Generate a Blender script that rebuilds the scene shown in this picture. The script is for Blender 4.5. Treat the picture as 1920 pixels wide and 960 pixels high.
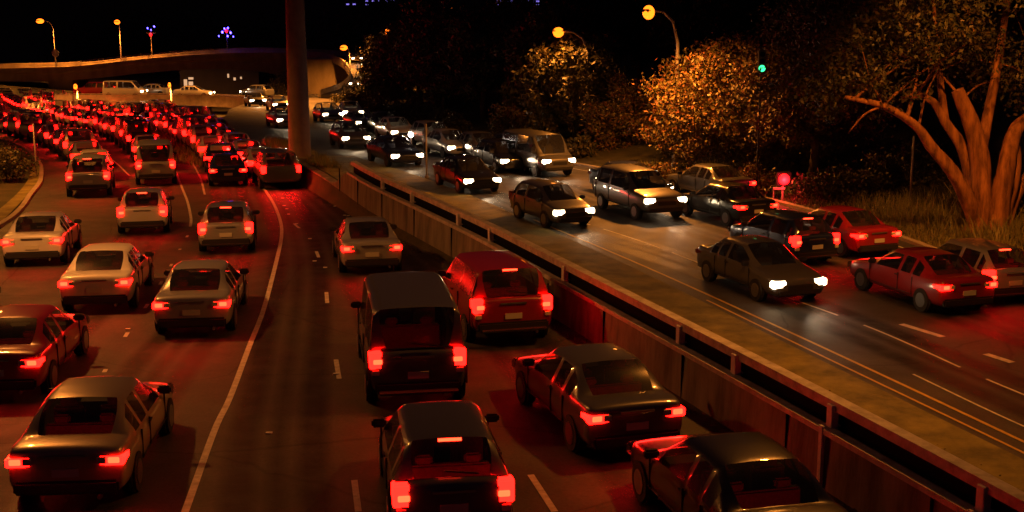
import bpy, bmesh, math, random
import numpy as np
from mathutils import Vector, Matrix
R = math.radians
random.seed(7); rng = np.random.default_rng(7)
for o in list(bpy.data.objects): bpy.data.objects.remove(o)
SC = bpy.context.scene; COL = SC.collection

# ---------------------------------------------------------------- camera
CAMH = 8.0; F = 2400.0
PITCH = math.atan(460 / F)
cam = bpy.data.cameras.new('camera'); camo = bpy.data.objects.new('camera', cam); COL.objects.link(camo)
cam.sensor_width = 36; cam.lens = F * 36 / 1920; cam.clip_end = 3000; cam.clip_start = 0.1
camo.location = (0, 0, CAMH); camo.rotation_euler = (R(90) - PITCH, 0, 0)
SC.camera = camo
# ---------------------------------------------------------------- world / exposure
W = bpy.data.worlds.new('World'); SC.world = W; W.use_nodes = True
bg = W.node_tree.nodes['Background']
bg.inputs[0].default_value = (0.5, 0.28, 0.5, 1); bg.inputs[1].default_value = 0.008
SC.view_settings.view_transform = 'Standard'; SC.view_settings.look = 'None'
SC.view_settings.exposure = 0.3; SC.view_settings.gamma = 1
SC.cycles.use_denoising = True
SC.cycles.max_bounces = 4; SC.cycles.diffuse_bounces = 2; SC.cycles.glossy_bounces = 3
SC.cycles.sample_clamp_indirect = 3; SC.cycles.caustics_reflective = False; SC.cycles.caustics_refractive = False
SODIUM = (1.0, 0.30, 0.035)

# ---------------------------------------------------------------- terrain
def interp(x, pts):
    if x <= pts[0][0]: return pts[0][1]
    for (a, b), (c, d) in zip(pts, pts[1:]):
        if x <= c: return b + (d - b) * (x - a) / (c - a)
    return pts[-1][1]
def smooth_table(pts, s):
    ys = np.arange(-80, 1200, 1.0)
    v = np.array([interp(y, pts) for y in ys])
    k = np.exp(-0.5 * (np.arange(-30, 31) / s) ** 2); k /= k.sum()
    v = np.convolve(np.pad(v, 30, mode='edge'), k, 'valid')
    def f(y):
        t = y + 80
        if t <= 0: return float(v[0])
        if t >= len(v) - 1: return float(v[-1])
        i = int(t); return float(v[i] + (v[i + 1] - v[i]) * (t - i))
    return f
zL = smooth_table([(38, 0), (62, -.9), (75, -1.0), (100, -1.7), (133, -3.1), (180, -5.2), (250, -8.4), (310, -9.2), (1200, -9.2)], 6)
zR = smooth_table([(75, 0), (100, -.6), (133, -1.8), (180, -4.2), (240, -6), (1200, -6)], 6)
CP, SP = math.cos(PITCH), math.sin(PITCH)
def ray(px, py):
    u = (px - 960) / F; v = (480 - py) / F
    return Vector((u, CP + v * SP, -SP + v * CP))
def at(px, py, Y):
    d = ray(px, py); t = Y / d.y
    return Vector((d.x * t, Y, CAMH + d.z * t))
def hit(px, py, zf, off=0.0):
    d = ray(px, py)
    g = lambda Y: CAMH + d.z * Y / d.y - zf(Y) - off
    Y = 6.0
    if g(Y) < 0: return at(px, py, CAMH * -d.y / d.z)
    while g(Y) > 0 and Y < 900: Y += 1.0
    a, b = Y - 1, Y
    for _ in range(24):
        m = (a + b) / 2
        if g(m) > 0: a = m
        else: b = m
    p = at(px, py, b); p.z = zf(p.y) + off
    return p
def spline(pts, step=1.0):
    """Catmull-Rom through points, resampled"""
    P = [Vector(p) for p in pts]; P = [P[0] * 2 - P[1]] + P + [P[-1] * 2 - P[-2]]
    out = []
    for i in range(1, len(P) - 2):
        a, b, c, d = P[i - 1], P[i], P[i + 1], P[i + 2]
        n = max(2, int((c - b).length / step))
        for k in range(n):
            t = k / n
            out.append(0.5 * ((2 * b) + (c - a) * t + (2 * a - 5 * b + 4 * c - d) * t * t + (3 * b - a - 3 * c + d) * t ** 3))
    out.append(P[-2]); return out

# ---------------------------------------------------------------- materials
def nmat(name, col, rough=.7, metal=0, col2=None, scale=3, bump=0, bscale=20, emit=None, estr=0, coat=0, detail=6, spec=.5, stretch=None):
    m = bpy.data.materials.new(name); m.use_nodes = True
    nt = m.node_tree; b = nt.nodes['Principled BSDF']
    b.inputs['Base Color'].default_value = (*col, 1); b.inputs['Roughness'].default_value = rough
    b.inputs['Metallic'].default_value = metal; b.inputs['Coat Weight'].default_value = coat
    b.inputs['Specular IOR Level'].default_value = spec
    tc = nt.nodes.new('ShaderNodeTexCoord')
    if col2:
        n = nt.nodes.new('ShaderNodeTexNoise'); n.inputs['Scale'].default_value = scale; n.inputs['Detail'].default_value = detail
        n.inputs['Roughness'].default_value = .65
        r = nt.nodes.new('ShaderNodeValToRGB'); r.color_ramp.elements[0].position = .35; r.color_ramp.elements[1].position = .68
        r.color_ramp.elements[0].color = (*col, 1); r.color_ramp.elements[1].color = (*col2, 1)
        nt.links.new(tc.outputs['Object'], n.inputs['Vector']); nt.links.new(n.outputs['Fac'], r.inputs['Fac'])
        nt.links.new(r.outputs['Color'], b.inputs['Base Color'])
    if bump:
        n2 = nt.nodes.new('ShaderNodeTexNoise'); n2.inputs['Scale'].default_value = bscale; n2.inputs['Detail'].default_value = 4
        bp = nt.nodes.new('ShaderNodeBump'); bp.inputs['Strength'].default_value = bump; bp.inputs['Distance'].default_value = .03
        nt.links.new(tc.outputs['Object'], n2.inputs['Vector']); nt.links.new(n2.outputs['Fac'], bp.inputs['Height'])
        nt.links.new(bp.outputs['Normal'], b.inputs['Normal'])
    if stretch:
        mp = nt.nodes.new('ShaderNodeMapping'); mp.inputs['Scale'].default_value = stretch
        for l in list(nt.links):
            if l.from_node == tc: t_ = l.to_socket; nt.links.remove(l); nt.links.new(mp.outputs[0], t_)
        nt.links.new(tc.outputs['Object'], mp.inputs['Vector'])
    if emit:
        b.inputs['Emission Color'].default_value = (*emit, 1); b.inputs['Emission Strength'].default_value = estr
    return m
def leafmat(name, cols):
    m = bpy.data.materials.new(name); m.use_nodes = True; nt = m.node_tree; b = nt.nodes['Principled BSDF']
    g = nt.nodes.new('ShaderNodeNewGeometry'); r = nt.nodes.new('ShaderNodeValToRGB')
    cr = r.color_ramp
    while len(cr.elements) < len(cols): cr.elements.new(.5)
    for i, c in enumerate(cols): cr.elements[i].position = i / (len(cols) - 1); cr.elements[i].color = (*c, 1)
    nt.links.new(g.outputs['Random Per Island'], r.inputs['Fac']); nt.links.new(r.outputs['Color'], b.inputs['Base Color'])
    b.inputs['Roughness'].default_value = .55
    return m
M = {}
def asphalt(name, c1, c2):
    m = nmat(name, c1, .62, 0, c2, .35, bump=.35, bscale=45, detail=9)
    nt = m.node_tree; b = nt.nodes['Principled BSDF']
    n = nt.nodes.new('ShaderNodeTexNoise'); n.inputs['Scale'].default_value = 1.2; n.inputs['Detail'].default_value = 8
    mr = nt.nodes.new('ShaderNodeMapRange'); mr.inputs[3].default_value = .5; mr.inputs[4].default_value = .85
    tc = [x for x in nt.nodes if x.type == 'TEX_COORD'][0]
    nt.links.new(tc.outputs['Object'], n.inputs['Vector']); nt.links.new(n.outputs['Fac'], mr.inputs[0]); nt.links.new(mr.outputs[0], b.inputs['Roughness'])
    # fine cracks and sealed seams
    vo = nt.nodes.new('ShaderNodeTexVoronoi'); vo.feature = 'DISTANCE_TO_EDGE'; vo.inputs['Scale'].default_value = .22; vo.inputs['Randomness'].default_value = 1
    nz = nt.nodes.new('ShaderNodeTexNoise'); nz.inputs['Scale'].default_value = .9; nz.inputs['Detail'].default_value = 6
    mx = nt.nodes.new('ShaderNodeMix'); mx.data_type = 'VECTOR'; mx.inputs['Factor'].default_value = .25
    nt.links.new(tc.outputs['Object'], nz.inputs['Vector']); nt.links.new(tc.outputs['Object'], mx.inputs[4]); nt.links.new(nz.outputs['Color'], mx.inputs[5]); nt.links.new(mx.outputs[1], vo.inputs['Vector'])
    lt = nt.nodes.new('ShaderNodeMapRange'); lt.inputs[1].default_value = 0; lt.inputs[2].default_value = .006; lt.inputs[3].default_value = .35; lt.inputs[4].default_value = 1
    nt.links.new(vo.outputs['Distance'], lt.inputs[0])
    sp_ = nt.nodes.new('ShaderNodeTexNoise'); sp_.inputs['Scale'].default_value = 14; sp_.inputs['Detail'].default_value = 6
    s2 = nt.nodes.new('ShaderNodeMapRange'); s2.inputs[1].default_value = .3; s2.inputs[2].default_value = .7; s2.inputs[3].default_value = .72; s2.inputs[4].default_value = 1.25
    nt.links.new(tc.outputs['Object'], sp_.inputs['Vector']); nt.links.new(sp_.outputs['Fac'], s2.inputs[0])
    mm = nt.nodes.new('ShaderNodeMath'); mm.operation = 'MULTIPLY'; nt.links.new(lt.outputs[0], mm.inputs[0]); nt.links.new(s2.outputs[0], mm.inputs[1])
    cm = nt.nodes.new('ShaderNodeMix'); cm.data_type = 'RGBA'; cm.blend_type = 'MULTIPLY'; cm.inputs['Factor'].default_value = 1
    src = b.inputs['Base Color'].links[0].from_socket
    nt.links.new(src, cm.inputs[6]); nt.links.new(mm.outputs[0], cm.inputs[7]); nt.links.new(cm.outputs[2], b.inputs['Base Color'])
    return m
M['asphalt'] = asphalt('asphalt', (.035, .032, .032), (.075, .066, .06))
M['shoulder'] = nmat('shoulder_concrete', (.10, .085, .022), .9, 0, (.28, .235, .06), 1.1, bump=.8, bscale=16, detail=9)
M['earth'] = nmat('earth_and_grass', (.028, .03, .012), .95, 0, (.075, .062, .03), .7, bump=.8, bscale=6, detail=9)
M['concrete'] = nmat('wall_concrete', (.09, .078, .07), .9, 0, (.30, .26, .225), 1.6, bump=.5, bscale=18, detail=10, stretch=(1, 1, .22))
M['rail'] = nmat('pale_rail_paint', (.30, .27, .26), .6, 0, (.62, .58, .56), 3, bump=.3, bscale=22, detail=9)
M['concrete_pale'] = nmat('pale_concrete', (.26, .21, .17), .8, 0, (.42, .35, .29), 1.5, bump=.3, bscale=18)
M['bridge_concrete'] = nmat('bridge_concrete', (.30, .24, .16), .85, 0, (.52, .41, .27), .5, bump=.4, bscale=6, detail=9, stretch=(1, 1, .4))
M['pillar'] = nmat('pillar_steel', (.2, .13, .12), .8, 0, (.3, .2, .18), 1.2, bump=.2, bscale=10)
M['steel'] = nmat('galvanised_steel', (.36, .33, .32), .5, .3, (.48, .44, .42), 4)
M['paint_rail'] = nmat('post_white_paint', (.5, .5, .52), .55, 0, (.75, .74, .75), 5)
M['matt_black'] = nmat('matt_black', (.006, .006, .007), .95, spec=.05)
M['white_line'] = nmat('white_road_paint', (.42, .40, .35), .6, 0, (.75, .72, .62), 6, detail=9)
M['yellow_line'] = nmat('yellow_road_paint', (.45, .28, .05), .6, 0, (.62, .42, .08), 6)
M['stud'] = nmat('road_stud', (.8, .8, .75), .25)
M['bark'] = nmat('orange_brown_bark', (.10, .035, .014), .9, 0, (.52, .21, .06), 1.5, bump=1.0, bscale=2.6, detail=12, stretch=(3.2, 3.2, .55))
M['bark_dark'] = nmat('dark_bark', (.05, .035, .025), .9, 0, (.12, .08, .05), 3, bump=.8, bscale=10)
M['leaf_warm'] = leafmat('autumn_leaves', [(.03, .03, .01), (.12, .10, .022), (.17, .08, .02), (.15, .04, .015), (.05, .045, .015), (.20, .15, .04)])
M['leaf_dark'] = leafmat('dark_leaves', [(.015, .02, .008), (.05, .05, .016), (.09, .06, .022), (.03, .035, .012)])
M['leaf_green'] = leafmat('green_leaves', [(.05, .08, .015), (.09, .12, .022), (.12, .13, .035), (.06, .09, .018)])
M['grass'] = leafmat('dry_grass', [(.14, .13, .04), (.24, .20, .06), (.12, .13, .03), (.32, .25, .09)])
M['sodium'] = nmat('sodium_lamp_glass', (1, .6, .2), .3, emit=(1.0, .145, .006), estr=3.4)
M['white_lamp'] = nmat('white_lamp_glass', (1, 1, 1), .3, emit=(1, .85, .7), estr=25)
M['red_lamp'] = nmat('red_signal_glass', (1, .1, .1), .3, emit=(1, .004, .006), estr=6)
M['green_lamp'] = nmat('green_signal_glass', (.1, 1, .5), .3, emit=(.03, .9, .28), estr=2.2)
M['blue_lamp'] = nmat('blue_beacon_glass', (.1, .1, 1), .3, emit=(.06, .04, 1), estr=14)
M['tail'] = nmat('tail_light_red', (.5, .01, .01), .3, emit=(1, .0028, .0016), estr=17)
M['tail_core'] = nmat('brake_light_red', (.5, .01, .01), .3, emit=(1, .02, .006), estr=12)
M['head'] = nmat('headlight_glass', (1, .9, .8), .2, emit=(1, .72, .40), estr=16)
M['glass'] = nmat('car_glass', (.02, .02, .024), .16, spec=.9)
M['glass'].node_tree.nodes['Principled BSDF'].inputs['Alpha'].default_value = .55
M['seat'] = nmat('seat_fabric', (.05, .048, .046), .9, 0, (.09, .085, .08), 20)
M['tyre'] = nmat('tyre_rubber', (.015, .015, .015), .85)
M['rim'] = nmat('alloy_rim', (.35, .35, .36), .3, .9)
M['black_trim'] = nmat('black_plastic_trim', (.018, .018, .02), .5)
M['plate'] = nmat('number_plate', (.6, .58, .5), .5)
M['facade'] = nmat('dark_facade', (.05, .05, .07), .7, 0, (.09, .08, .1), .2)
M['win_cool'] = nmat('lit_window_violet', (.1, .1, .2), .4, emit=(.30, .22, 1.0), estr=.9)
M['win_warm'] = nmat('lit_window_warm', (.2, .2, .1), .4, emit=(1, .55, .28), estr=.6)
PAINT = {'white': (.62, .60, .58), 'silver': (.36, .36, .38), 'black': (.012, .012, .014), 'grey': (.11, .11, .12),
         'dark blue': (.015, .025, .09), 'red': (.28, .012, .012), 'pale gold': (.42, .34, .22)}
for k, c in PAINT.items(): M['paint_' + k] = nmat('car_paint_' + k.replace(' ', '_'), c, .32, .0 if k in ('white', 'red') else .35, coat=.8)

# ---------------------------------------------------------------- object helpers
def meta(o, label=None, cat=None, group=None, kind=None):
    if label: o['label'] = label
    if cat: o['category'] = cat
    if group: o['group'] = group
    if kind: o['kind'] = kind
    return o
def link(name, me, mat, parent=None):
    if mat is not None:
        for m in (mat if isinstance(mat, (list, tuple)) else [mat]): me.materials.append(m)
    o = bpy.data.objects.new(name, me); COL.objects.link(o)
    if parent: o.parent = parent
    return o
def from_bm(name, bm, mat, parent=None, smooth=False, bevel=0):
    if bevel: bmesh.ops.bevel(bm, geom=list(bm.edges), offset=bevel, segments=2, affect='EDGES', clamp_overlap=True)
    bmesh.ops.recalc_face_normals(bm, faces=bm.faces)
    me = bpy.data.meshes.new(name); bm.to_mesh(me); bm.free()
    if smooth: me.polygons.foreach_set('use_smooth', [True] * len(me.polygons))
    return link(name, me, mat, parent)
def empty(name, loc, rz=0):
    o = bpy.data.objects.new(name, None); COL.objects.link(o); o.location = loc; o.rotation_euler = (0, 0, rz); o.empty_display_size = .3
    return o
def box(bm, c, s, rot=None):
    mat = Matrix.Translation(c) @ (rot or Matrix()) @ Matrix.Diagonal((*s, 1))
    return bmesh.ops.create_cube(bm, size=1, matrix=mat)['verts']
def cyl(bm, c, r, h, axis='Z', seg=20, r2=None):
    rot = {'Z': Matrix(), 'X': Matrix.Rotation(R(90), 4, 'Y'), 'Y': Matrix.Rotation(R(90), 4, 'X')}[axis]
    return bmesh.ops.create_cone(bm, cap_ends=True, segments=seg, radius1=r, radius2=r if r2 is None else r2, depth=h, matrix=Matrix.Translation(c) @ rot)['verts']
def tube(bm, pts, rads, seg=8, wob=0, cap=True):
    pts = [Vector(p) for p in pts]; rings = []
    up = Vector((0, 0, 1))
    for i, p in enumerate(pts):
        t = (pts[min(i + 1, len(pts) - 1)] - pts[max(i - 1, 0)]).normalized()
        a = t.cross(Vector((0, 1, 0)) if abs(t.y) < .9 else up).normalized(); b = t.cross(a)
        ring = []
        for k in range(seg):
            an = 2 * math.pi * k / seg
            rr = rads[i] * (1 + wob * math.sin(3 * an + i * .35) + wob * random.uniform(-.6, .6))
            ring.append(bm.verts.new(p + (a * math.cos(an) + b * math.sin(an)) * rr))
        rings.append(ring)
    for r0, r1 in zip(rings, rings[1:]):
        for k in range(seg): bm.faces.new((r0[k], r0[(k + 1) % seg], r1[(k + 1) % seg], r1[k]))
    if cap: bm.faces.new(rings[0][::-1]); bm.faces.new(rings[-1])
def sweep(bm, path, prof, closed=True):
    """sweep a lateral/height profile along a path (lateral positive = right of travel)"""
    path = [Vector(p) for p in path]; rings = []
    for i, p in enumerate(path):
        t = path[min(i + 1, len(path) - 1)] - path[max(i - 1, 0)]; t.z = 0; t.normalize()
        n = Vector((t.y, -t.x, 0))
        rings.append([bm.verts.new(p + n * a + Vector((0, 0, b))) for a, b in prof])
    m = len(prof)
    for r0, r1 in zip(rings, rings[1:]):
        for k in range(m if closed else m - 1): bm.faces.new((r0[k], r0[(k + 1) % m], r1[(k + 1) % m], r1[k]))
    if closed: bm.faces.new(rings[0][::-1]); bm.faces.new(rings[-1])
def copy_tree(o, parent=None):
    c = o.copy(); COL.objects.link(c); c.parent = parent
    if parent is None:
        for k in ('label', 'group'): 
            if k in c: del c[k]
    for ch in KIDS.get(o.name, []): 
        n = copy_tree(ch, c)
    KIDS[c.name] = [x for x in COL.objects if False]
    return c
KIDS = {}
def reg(root):
    """remember the children lists of a prototype (children is slow on big scenes)"""
    for ch in root.children: KIDS.setdefault(root.name, []).append(ch); reg(ch)

# ---------------------------------------------------------------- ground plan lines (wall, edges)
wall_px = [(2150, 1290), (1860, 1100), (1572, 915), (1300, 745), (1000, 560), (900, 500), (800, 445), (704, 393), (640, 350), (585, 316), (509, 281), (440, 250), (392, 226)]
wall_pts = [hit(x, y, zR) for x, y in wall_px]
wall_line = spline(wall_pts, 1.0)
p0, p1 = wall_line[0], wall_line[6]
ext = p0 + (p0 - p1).normalized() * 40
def line_x(line, Y):
    b = line[0]
    if Y <= b.y:
        c = line[min(5, len(line) - 1)]; return b.x + (c.x - b.x) / (c.y - b.y) * (Y - b.y) if abs(c.y - b.y) > 1e-3 else b.x
    for a, b in zip(line, line[1:]):
        if a.y <= Y <= b.y: return a.x + (b.x - a.x) * (Y - a.y) / max(1e-6, b.y - a.y)
    return line[-1].x + (line[-1].x - line[-6].x) / (line[-1].y - line[-6].y) * (Y - line[-1].y)
redge_px = [(2500, 720), (2200, 628), (1920, 545), (1693, 452), (1440, 378), (1220, 335), (950, 287), (760, 250), (640, 208), (592, 184)]
redge = spline([hit(x, y, zR) for x, y in redge_px], 1.0)
ledge_px = [(-700, 800), (-300, 560), (0, 425), (60, 365), (78, 335), (70, 300), (30, 272), (-40, 255), (-150, 240)]
def Xw(Y): return line_x(wall_line, Y)
def Xr(Y): return line_x(redge, Y)
def sst(a, b, x):
    t = min(1, max(0, (x - a) / (b - a))); return t * t * (3 - 2 * t)
def G(X, Y):
    xw = Xw(min(Y, 105)); wid = .1 + 5 * sst(68, 95, Y)
    t = sst(xw - .35 - wid, xw - .25, X) if Y < 68 else sst(xw - .3 - wid, xw + .2, X)
    z = zL(Y) * (1 - t) + zR(Y) * t - .05
    xr = Xr(Y) if Y < 178 else Xr(178) - .1 * (Y - 178)
    d = X - xr - .6
    if d > 0: z += min(.16 * d, 2.6) + .25 * math.sin(X * .35 + Y * .21) * min(1, d / 4)
    # raised approach of the overbridge and the far hill
    pl = sst(-46, -36, X) * sst(214, 222, Y)
    z = z * (1 - pl) + max(z, -.6) * pl
    if Y > 300: z += (Y - 300) * .13 * sst(300, 420, Y)
    if X < -60: z += min(10, (-60 - X) * .1) * sst(150, 260, Y)
    return z

# ---------------------------------------------------------------- ground, roads
ys = list(np.arange(-30, 120, 1.5)) + list(np.arange(120, 330, 3.0)) + list(np.arange(330, 900, 25.0))
us = [-500, -300, -200, -150, -110, -80] + list(np.arange(-64, -10, 3.0)) + [-9, -7.5, -6, -5.4, -4.8, -4, -3, -2, -1, -.6, -.36, -.25, 0, .3, .6, 1, 2, 3, 4.5, 6] + list(np.arange(8, 60, 1.5)) + [65, 75, 90, 120, 160, 240, 400, 600]
V = []; Fc = []
for Y in ys:
    xw = Xw(min(Y, 105))
    for u in us: V.append((xw + u, Y, G(xw + u, Y)))
nu = len(us)
for i in range(len(ys) - 1):
    for j in range(nu - 1): a = i * nu + j; Fc.append((a, a + 1, a + nu + 1, a + nu))
me = bpy.data.meshes.new('ground'); me.from_pydata(V, [], Fc); me.polygons.foreach_set('use_smooth', [True] * len(Fc))
meta(link('ground', me, M['earth']), 'dark earth and rough grass around the motorway', 'ground', kind='structure')

def strip_between(name, L, Rr, zf, off, mat, n=160, cross=14):
    """surface between two ground curves, draped on the road profile"""
    def rs(line):
        d = [0]
        for a, b in zip(line, line[1:]): d.append(d[-1] + (b - a).length)
        out = []
        k = 0
        for i in range(n + 1):
            t = d[-1] * i / n
            while k < len(d) - 2 and d[k + 1] < t: k += 1
            out.append(line[k].lerp(line[k + 1], (t - d[k]) / max(1e-9, d[k + 1] - d[k])))
        return out
    A, B = rs(L), rs(Rr); V = []; Fc = []
    for a, b in zip(A, B):
        for j in range(cross + 1):
            p = a.lerp(b, j / cross); V.append((p.x, p.y, zf(p.y) + off))
    w = cross + 1
    for i in range(n):
        for j in range(cross): q = i * w + j; Fc.append((q, q + 1, q + w + 1, q + w))
    me = bpy.data.meshes.new(name); me.from_pydata(V, [], Fc)
    return link(name, me, mat)
# left carriageway: wide sheet from its outer kerb to the median wall
Lw = [Vector((Xw(Y) - .27, Y, 0)) for Y in np.arange(-20, 72, 1.5)]
bend = spline([hit(x, y, zL) for x, y in [(455, 262), (405, 242), (352, 222), (270, 209), (190, 199), (120, 190), (98, 182), (88, 170), (84, 160), (80, 150)]], 2)
Rline = spline([Lw[i] for i in range(0, len(Lw), 6)] + [bend[0]], 2) + bend[1:]
Lleft = [Vector((-26, -20, 0)), Vector((-22, 10, 0))] + [hit(x, y, zL) for x, y in [(-300, 560), (0, 425), (60, 365), (78, 335), (70, 300), (30, 272), (-50, 252), (-150, 225), (-190, 200), (-160, 180), (-110, 160), (-80, 148)]]
Lleft_s = spline(Lleft, 1.5)
road = strip_between('left_road', Lleft_s, Rline, zL, 0.0, M['asphalt'], 260, 24)
meta(road, 'dark asphalt left carriageway curving away under the overbridge', 'road', kind='structure')
Rl = [Vector((Xw(Y) + .35, Y, 0)) for Y in np.arange(-20, 100, 1.5)] + [hit(x, y, zR) for x, y in [(430, 205), (470, 192), (540, 178)]]
Rr = [Vector((Xr(Y), Y, 0)) for Y in np.arange(-20, 178, 2)] + [hit(596, 176, zR)]
road2 = strip_between('right_road', Rl, Rr, zR, 0.0, M['asphalt'], 220, 20)
meta(road2, 'dark asphalt right carriageway of oncoming traffic', 'road', kind='structure')
# concrete shoulder strip along the wall
sh_px = [(2500, 1148), (1920, 862), (1500, 656), (1200, 508), (1050, 440), (880, 365), (760, 322), (660, 292)]
shr = spline([hit(x, y, zR) for x, y in sh_px], 1)
shl = [Vector((Xw(p.y) + .36, p.y, 0)) for p in shr]
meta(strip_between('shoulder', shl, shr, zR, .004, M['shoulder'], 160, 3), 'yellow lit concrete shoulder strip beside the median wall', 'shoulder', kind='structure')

st = bpy.data.materials.new('oil_stain'); st.use_nodes = True; nt = st.node_tree; b = nt.nodes['Principled BSDF']
b.inputs['Base Color'].default_value = (.012, .011, .011, 1); b.inputs['Roughness'].default_value = .5
at_ = nt.nodes.new('ShaderNodeAttribute'); at_.attribute_name = 'wear'; tc = nt.nodes.new('ShaderNodeTexCoord'); nz = nt.nodes.new('ShaderNodeTexNoise'); nz.inputs['Scale'].default_value = 1.4; nz.inputs['Detail'].default_value = 8
mu = nt.nodes.new('ShaderNodeMath'); mu.operation = 'MULTIPLY'; nt.links.new(tc.outputs['Object'], nz.inputs['Vector']); nt.links.new(at_.outputs['Fac'], mu.inputs[0]); nt.links.new(nz.outputs['Fac'], mu.inputs[1]); nt.links.new(mu.outputs[0], b.inputs['Alpha'])
M['stain'] = st
def stain(px, zf, w, label):
    line = spline([hit(x, y, zf) for x, y in px], 1.0); V = []; Fc = []; wv = []
    offs = [-1, -.75, -.5, -.25, 0, .25, .5, .75, 1]; vals = [0, .9, .9, .1, .75, .1, .9, .9, 0]
    for i, p in enumerate(line):
        t = line[min(i + 1, len(line) - 1)] - line[max(0, i - 1)]; t.z = 0; t.normalize(); n = Vector((t.y, -t.x, 0)) * w
        for o_, v_ in zip(offs, vals): q = p + n * o_; V.append((q.x, q.y, zf(q.y) + .004)); wv.append(v_)
    for i in range(len(line) - 1):
        for j in range(8): q = i * 9 + j; Fc.append((q, q + 1, q + 10, q + 9))
    me = bpy.data.meshes.new('tyre_tracks'); me.from_pydata(V, [], Fc)
    a_ = me.attributes.new('wear', 'FLOAT', 'POINT'); a_.data.foreach_set('value', wv)
    meta(link('tyre_tracks', me, M['stain']), label, 'tyre tracks', kind='structure')
stain([(520, 1120), (520, 850), (545, 650), (560, 520), (552, 440), (530, 390), (500, 340)], zL, 1.05, 'dark tyre tracks along the empty lane')
stain([(870, 1120), (815, 860), (755, 650), (700, 530), (650, 440), (590, 380), (540, 340)], zL, 1.05, 'dark tyre tracks in the lane right of the empty lane')
stain([(1440, 1120), (1200, 870), (1050, 730), (930, 600), (820, 500), (730, 435)], zL, 1.05, 'dark tyre tracks in the lane beside the median wall')
stain([(40, 1080), (150, 900), (300, 690), (380, 590), (430, 460), (437, 400), (425, 345)], zL, 1.0, 'dark tyre tracks along the solid white line')
stain([(-60, 800), (80, 650), (200, 535), (268, 430), (290, 345)], zL, 1.0, 'dark tyre tracks in the second lane from the left')
stain([(2300, 900), (1920, 745), (1500, 572), (1250, 480), (1065, 425), (900, 362), (800, 326)], zR, 1.1, 'dark tyre tracks in the oncoming lane nearest the wall')
stain([(2200, 715), (1920, 628), (1600, 520), (1250, 415), (1100, 366), (950, 320)], zR, 1.1, 'dark tyre tracks in the second oncoming lane')

def paint(name, px, zf, w, mat, label, dash=None, off=.008):
    line = spline([hit(x, y, zf) for x, y in px], .25); bm = bmesh.new(); d = 0; run = []
    def flush():
        if len(run) > 1:
            A = []
            for i, p in enumerate(run):
                t = run[min(i + 1, len(run) - 1)] - run[max(0, i - 1)]; t.z = 0; t.normalize(); n = Vector((t.y, -t.x, 0)) * w / 2
                A.append((bm.verts.new((p.x - n.x, p.y - n.y, zf(p.y - n.y) + off)), bm.verts.new((p.x + n.x, p.y + n.y, zf(p.y + n.y) + off))))
            for a, b in zip(A, A[1:]): bm.faces.new((a[0], a[1], b[1], b[0]))
    for i, p in enumerate(line):
        if i: d += (p - line[i - 1]).length
        if dash and (d % sum(dash)) > dash[0]: flush(); run.clear()
        else: run.append(p)
    flush()
    o = from_bm(name, bm, mat); meta(o, label, 'road marking', kind='structure'); return o
paint('solid_white_line', [(285, 1120), (347, 960), (402, 808), (432, 744), (467, 651), (496, 575), (519, 487), (528, 441), (525, 412), (512, 380), (495, 355), (470, 333), (450, 318)], zL, .13, M['white_line'], 'solid white line curving between the two groups of lanes')
paint('curved_white_line', [(357, 425), (358, 409), (352, 380), (344, 359), (325, 312), (312, 287), (287, 262)], zL, .11, M['white_line'], 'thin white lane line curving left among the queue')
paint('short_white_line', [(384, 365), (376, 335), (359, 302)], zL, .1, M['white_line'], 'short thin white line between queuing lanes')
paint('lane_line', [(60, 900), (118, 815), (175, 732), (242, 620), (280, 566), (315, 508), (353, 440)], zL, .1, M['white_line'], 'broken lane line between the left queues', dash=(.7, 2.6))
paint('lane_line', [(243, 330), (219, 307), (190, 285)], zL, .1, M['white_line'], 'thin lane line far left among the jam')
paint('dashed_lane_line', [(672, 960), (660, 865), (658, 835), (640, 735), (625, 645), (616, 594), (606, 510), (580, 445), (554, 422), (530, 395)], zL, .11, M['white_line'], 'broken lane line right of the empty lane', dash=(1.7, 6.0))
paint('dashed_lane_line', [(1040, 960), (972, 855), (945, 808), (900, 740), (850, 650), (800, 560)], zL, .12, M['white_line'], 'single white dash between the right hand lanes', dash=(1.9, 11.0))
paint('yellow_edge_line', [(2300, 1012), (1920, 829), (1500, 632), (1200, 496), (1000, 412)], zR, .09, M['yellow_line'], 'upper of the two thin yellow edge lines')
paint('yellow_edge_line', [(2300, 1036), (1920, 850), (1500, 648), (1325, 563)], zR, .07, M['yellow_line'], 'lower of the two thin yellow edge lines', off=.010)
paint('white_edge_line', [(2300, 960), (1920, 800), (1712, 702)], zR, .06, M['white_line'], 'thin white line nearest the shoulder at lower right')
paint('lane_line', [(2150, 830), (1875, 722), (1640, 618), (1431, 541), (1200, 452), (1000, 390)], zR, .07, M['white_line'], 'thin broken white lane line on the right carriageway', dash=(4.5, .8))
paint('far_edge_line', [(2250, 655), (1920, 560), (1693, 465), (1440, 388), (1220, 343), (950, 294)], zR, .08, M['white_line'], 'white edge line beside the grass verge')
for i, (a, b) in enumerate([((1690, 608), (1768, 632)), ((1848, 664), (1898, 680))]):
    paint('broad_white_dash', [a, ((a[0] + b[0]) / 2, (a[1] + b[1]) / 2), b], zR, .2, M['white_line'], ['larger', 'smaller'][i] + ' broad white dash on the right carriageway')
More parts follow.
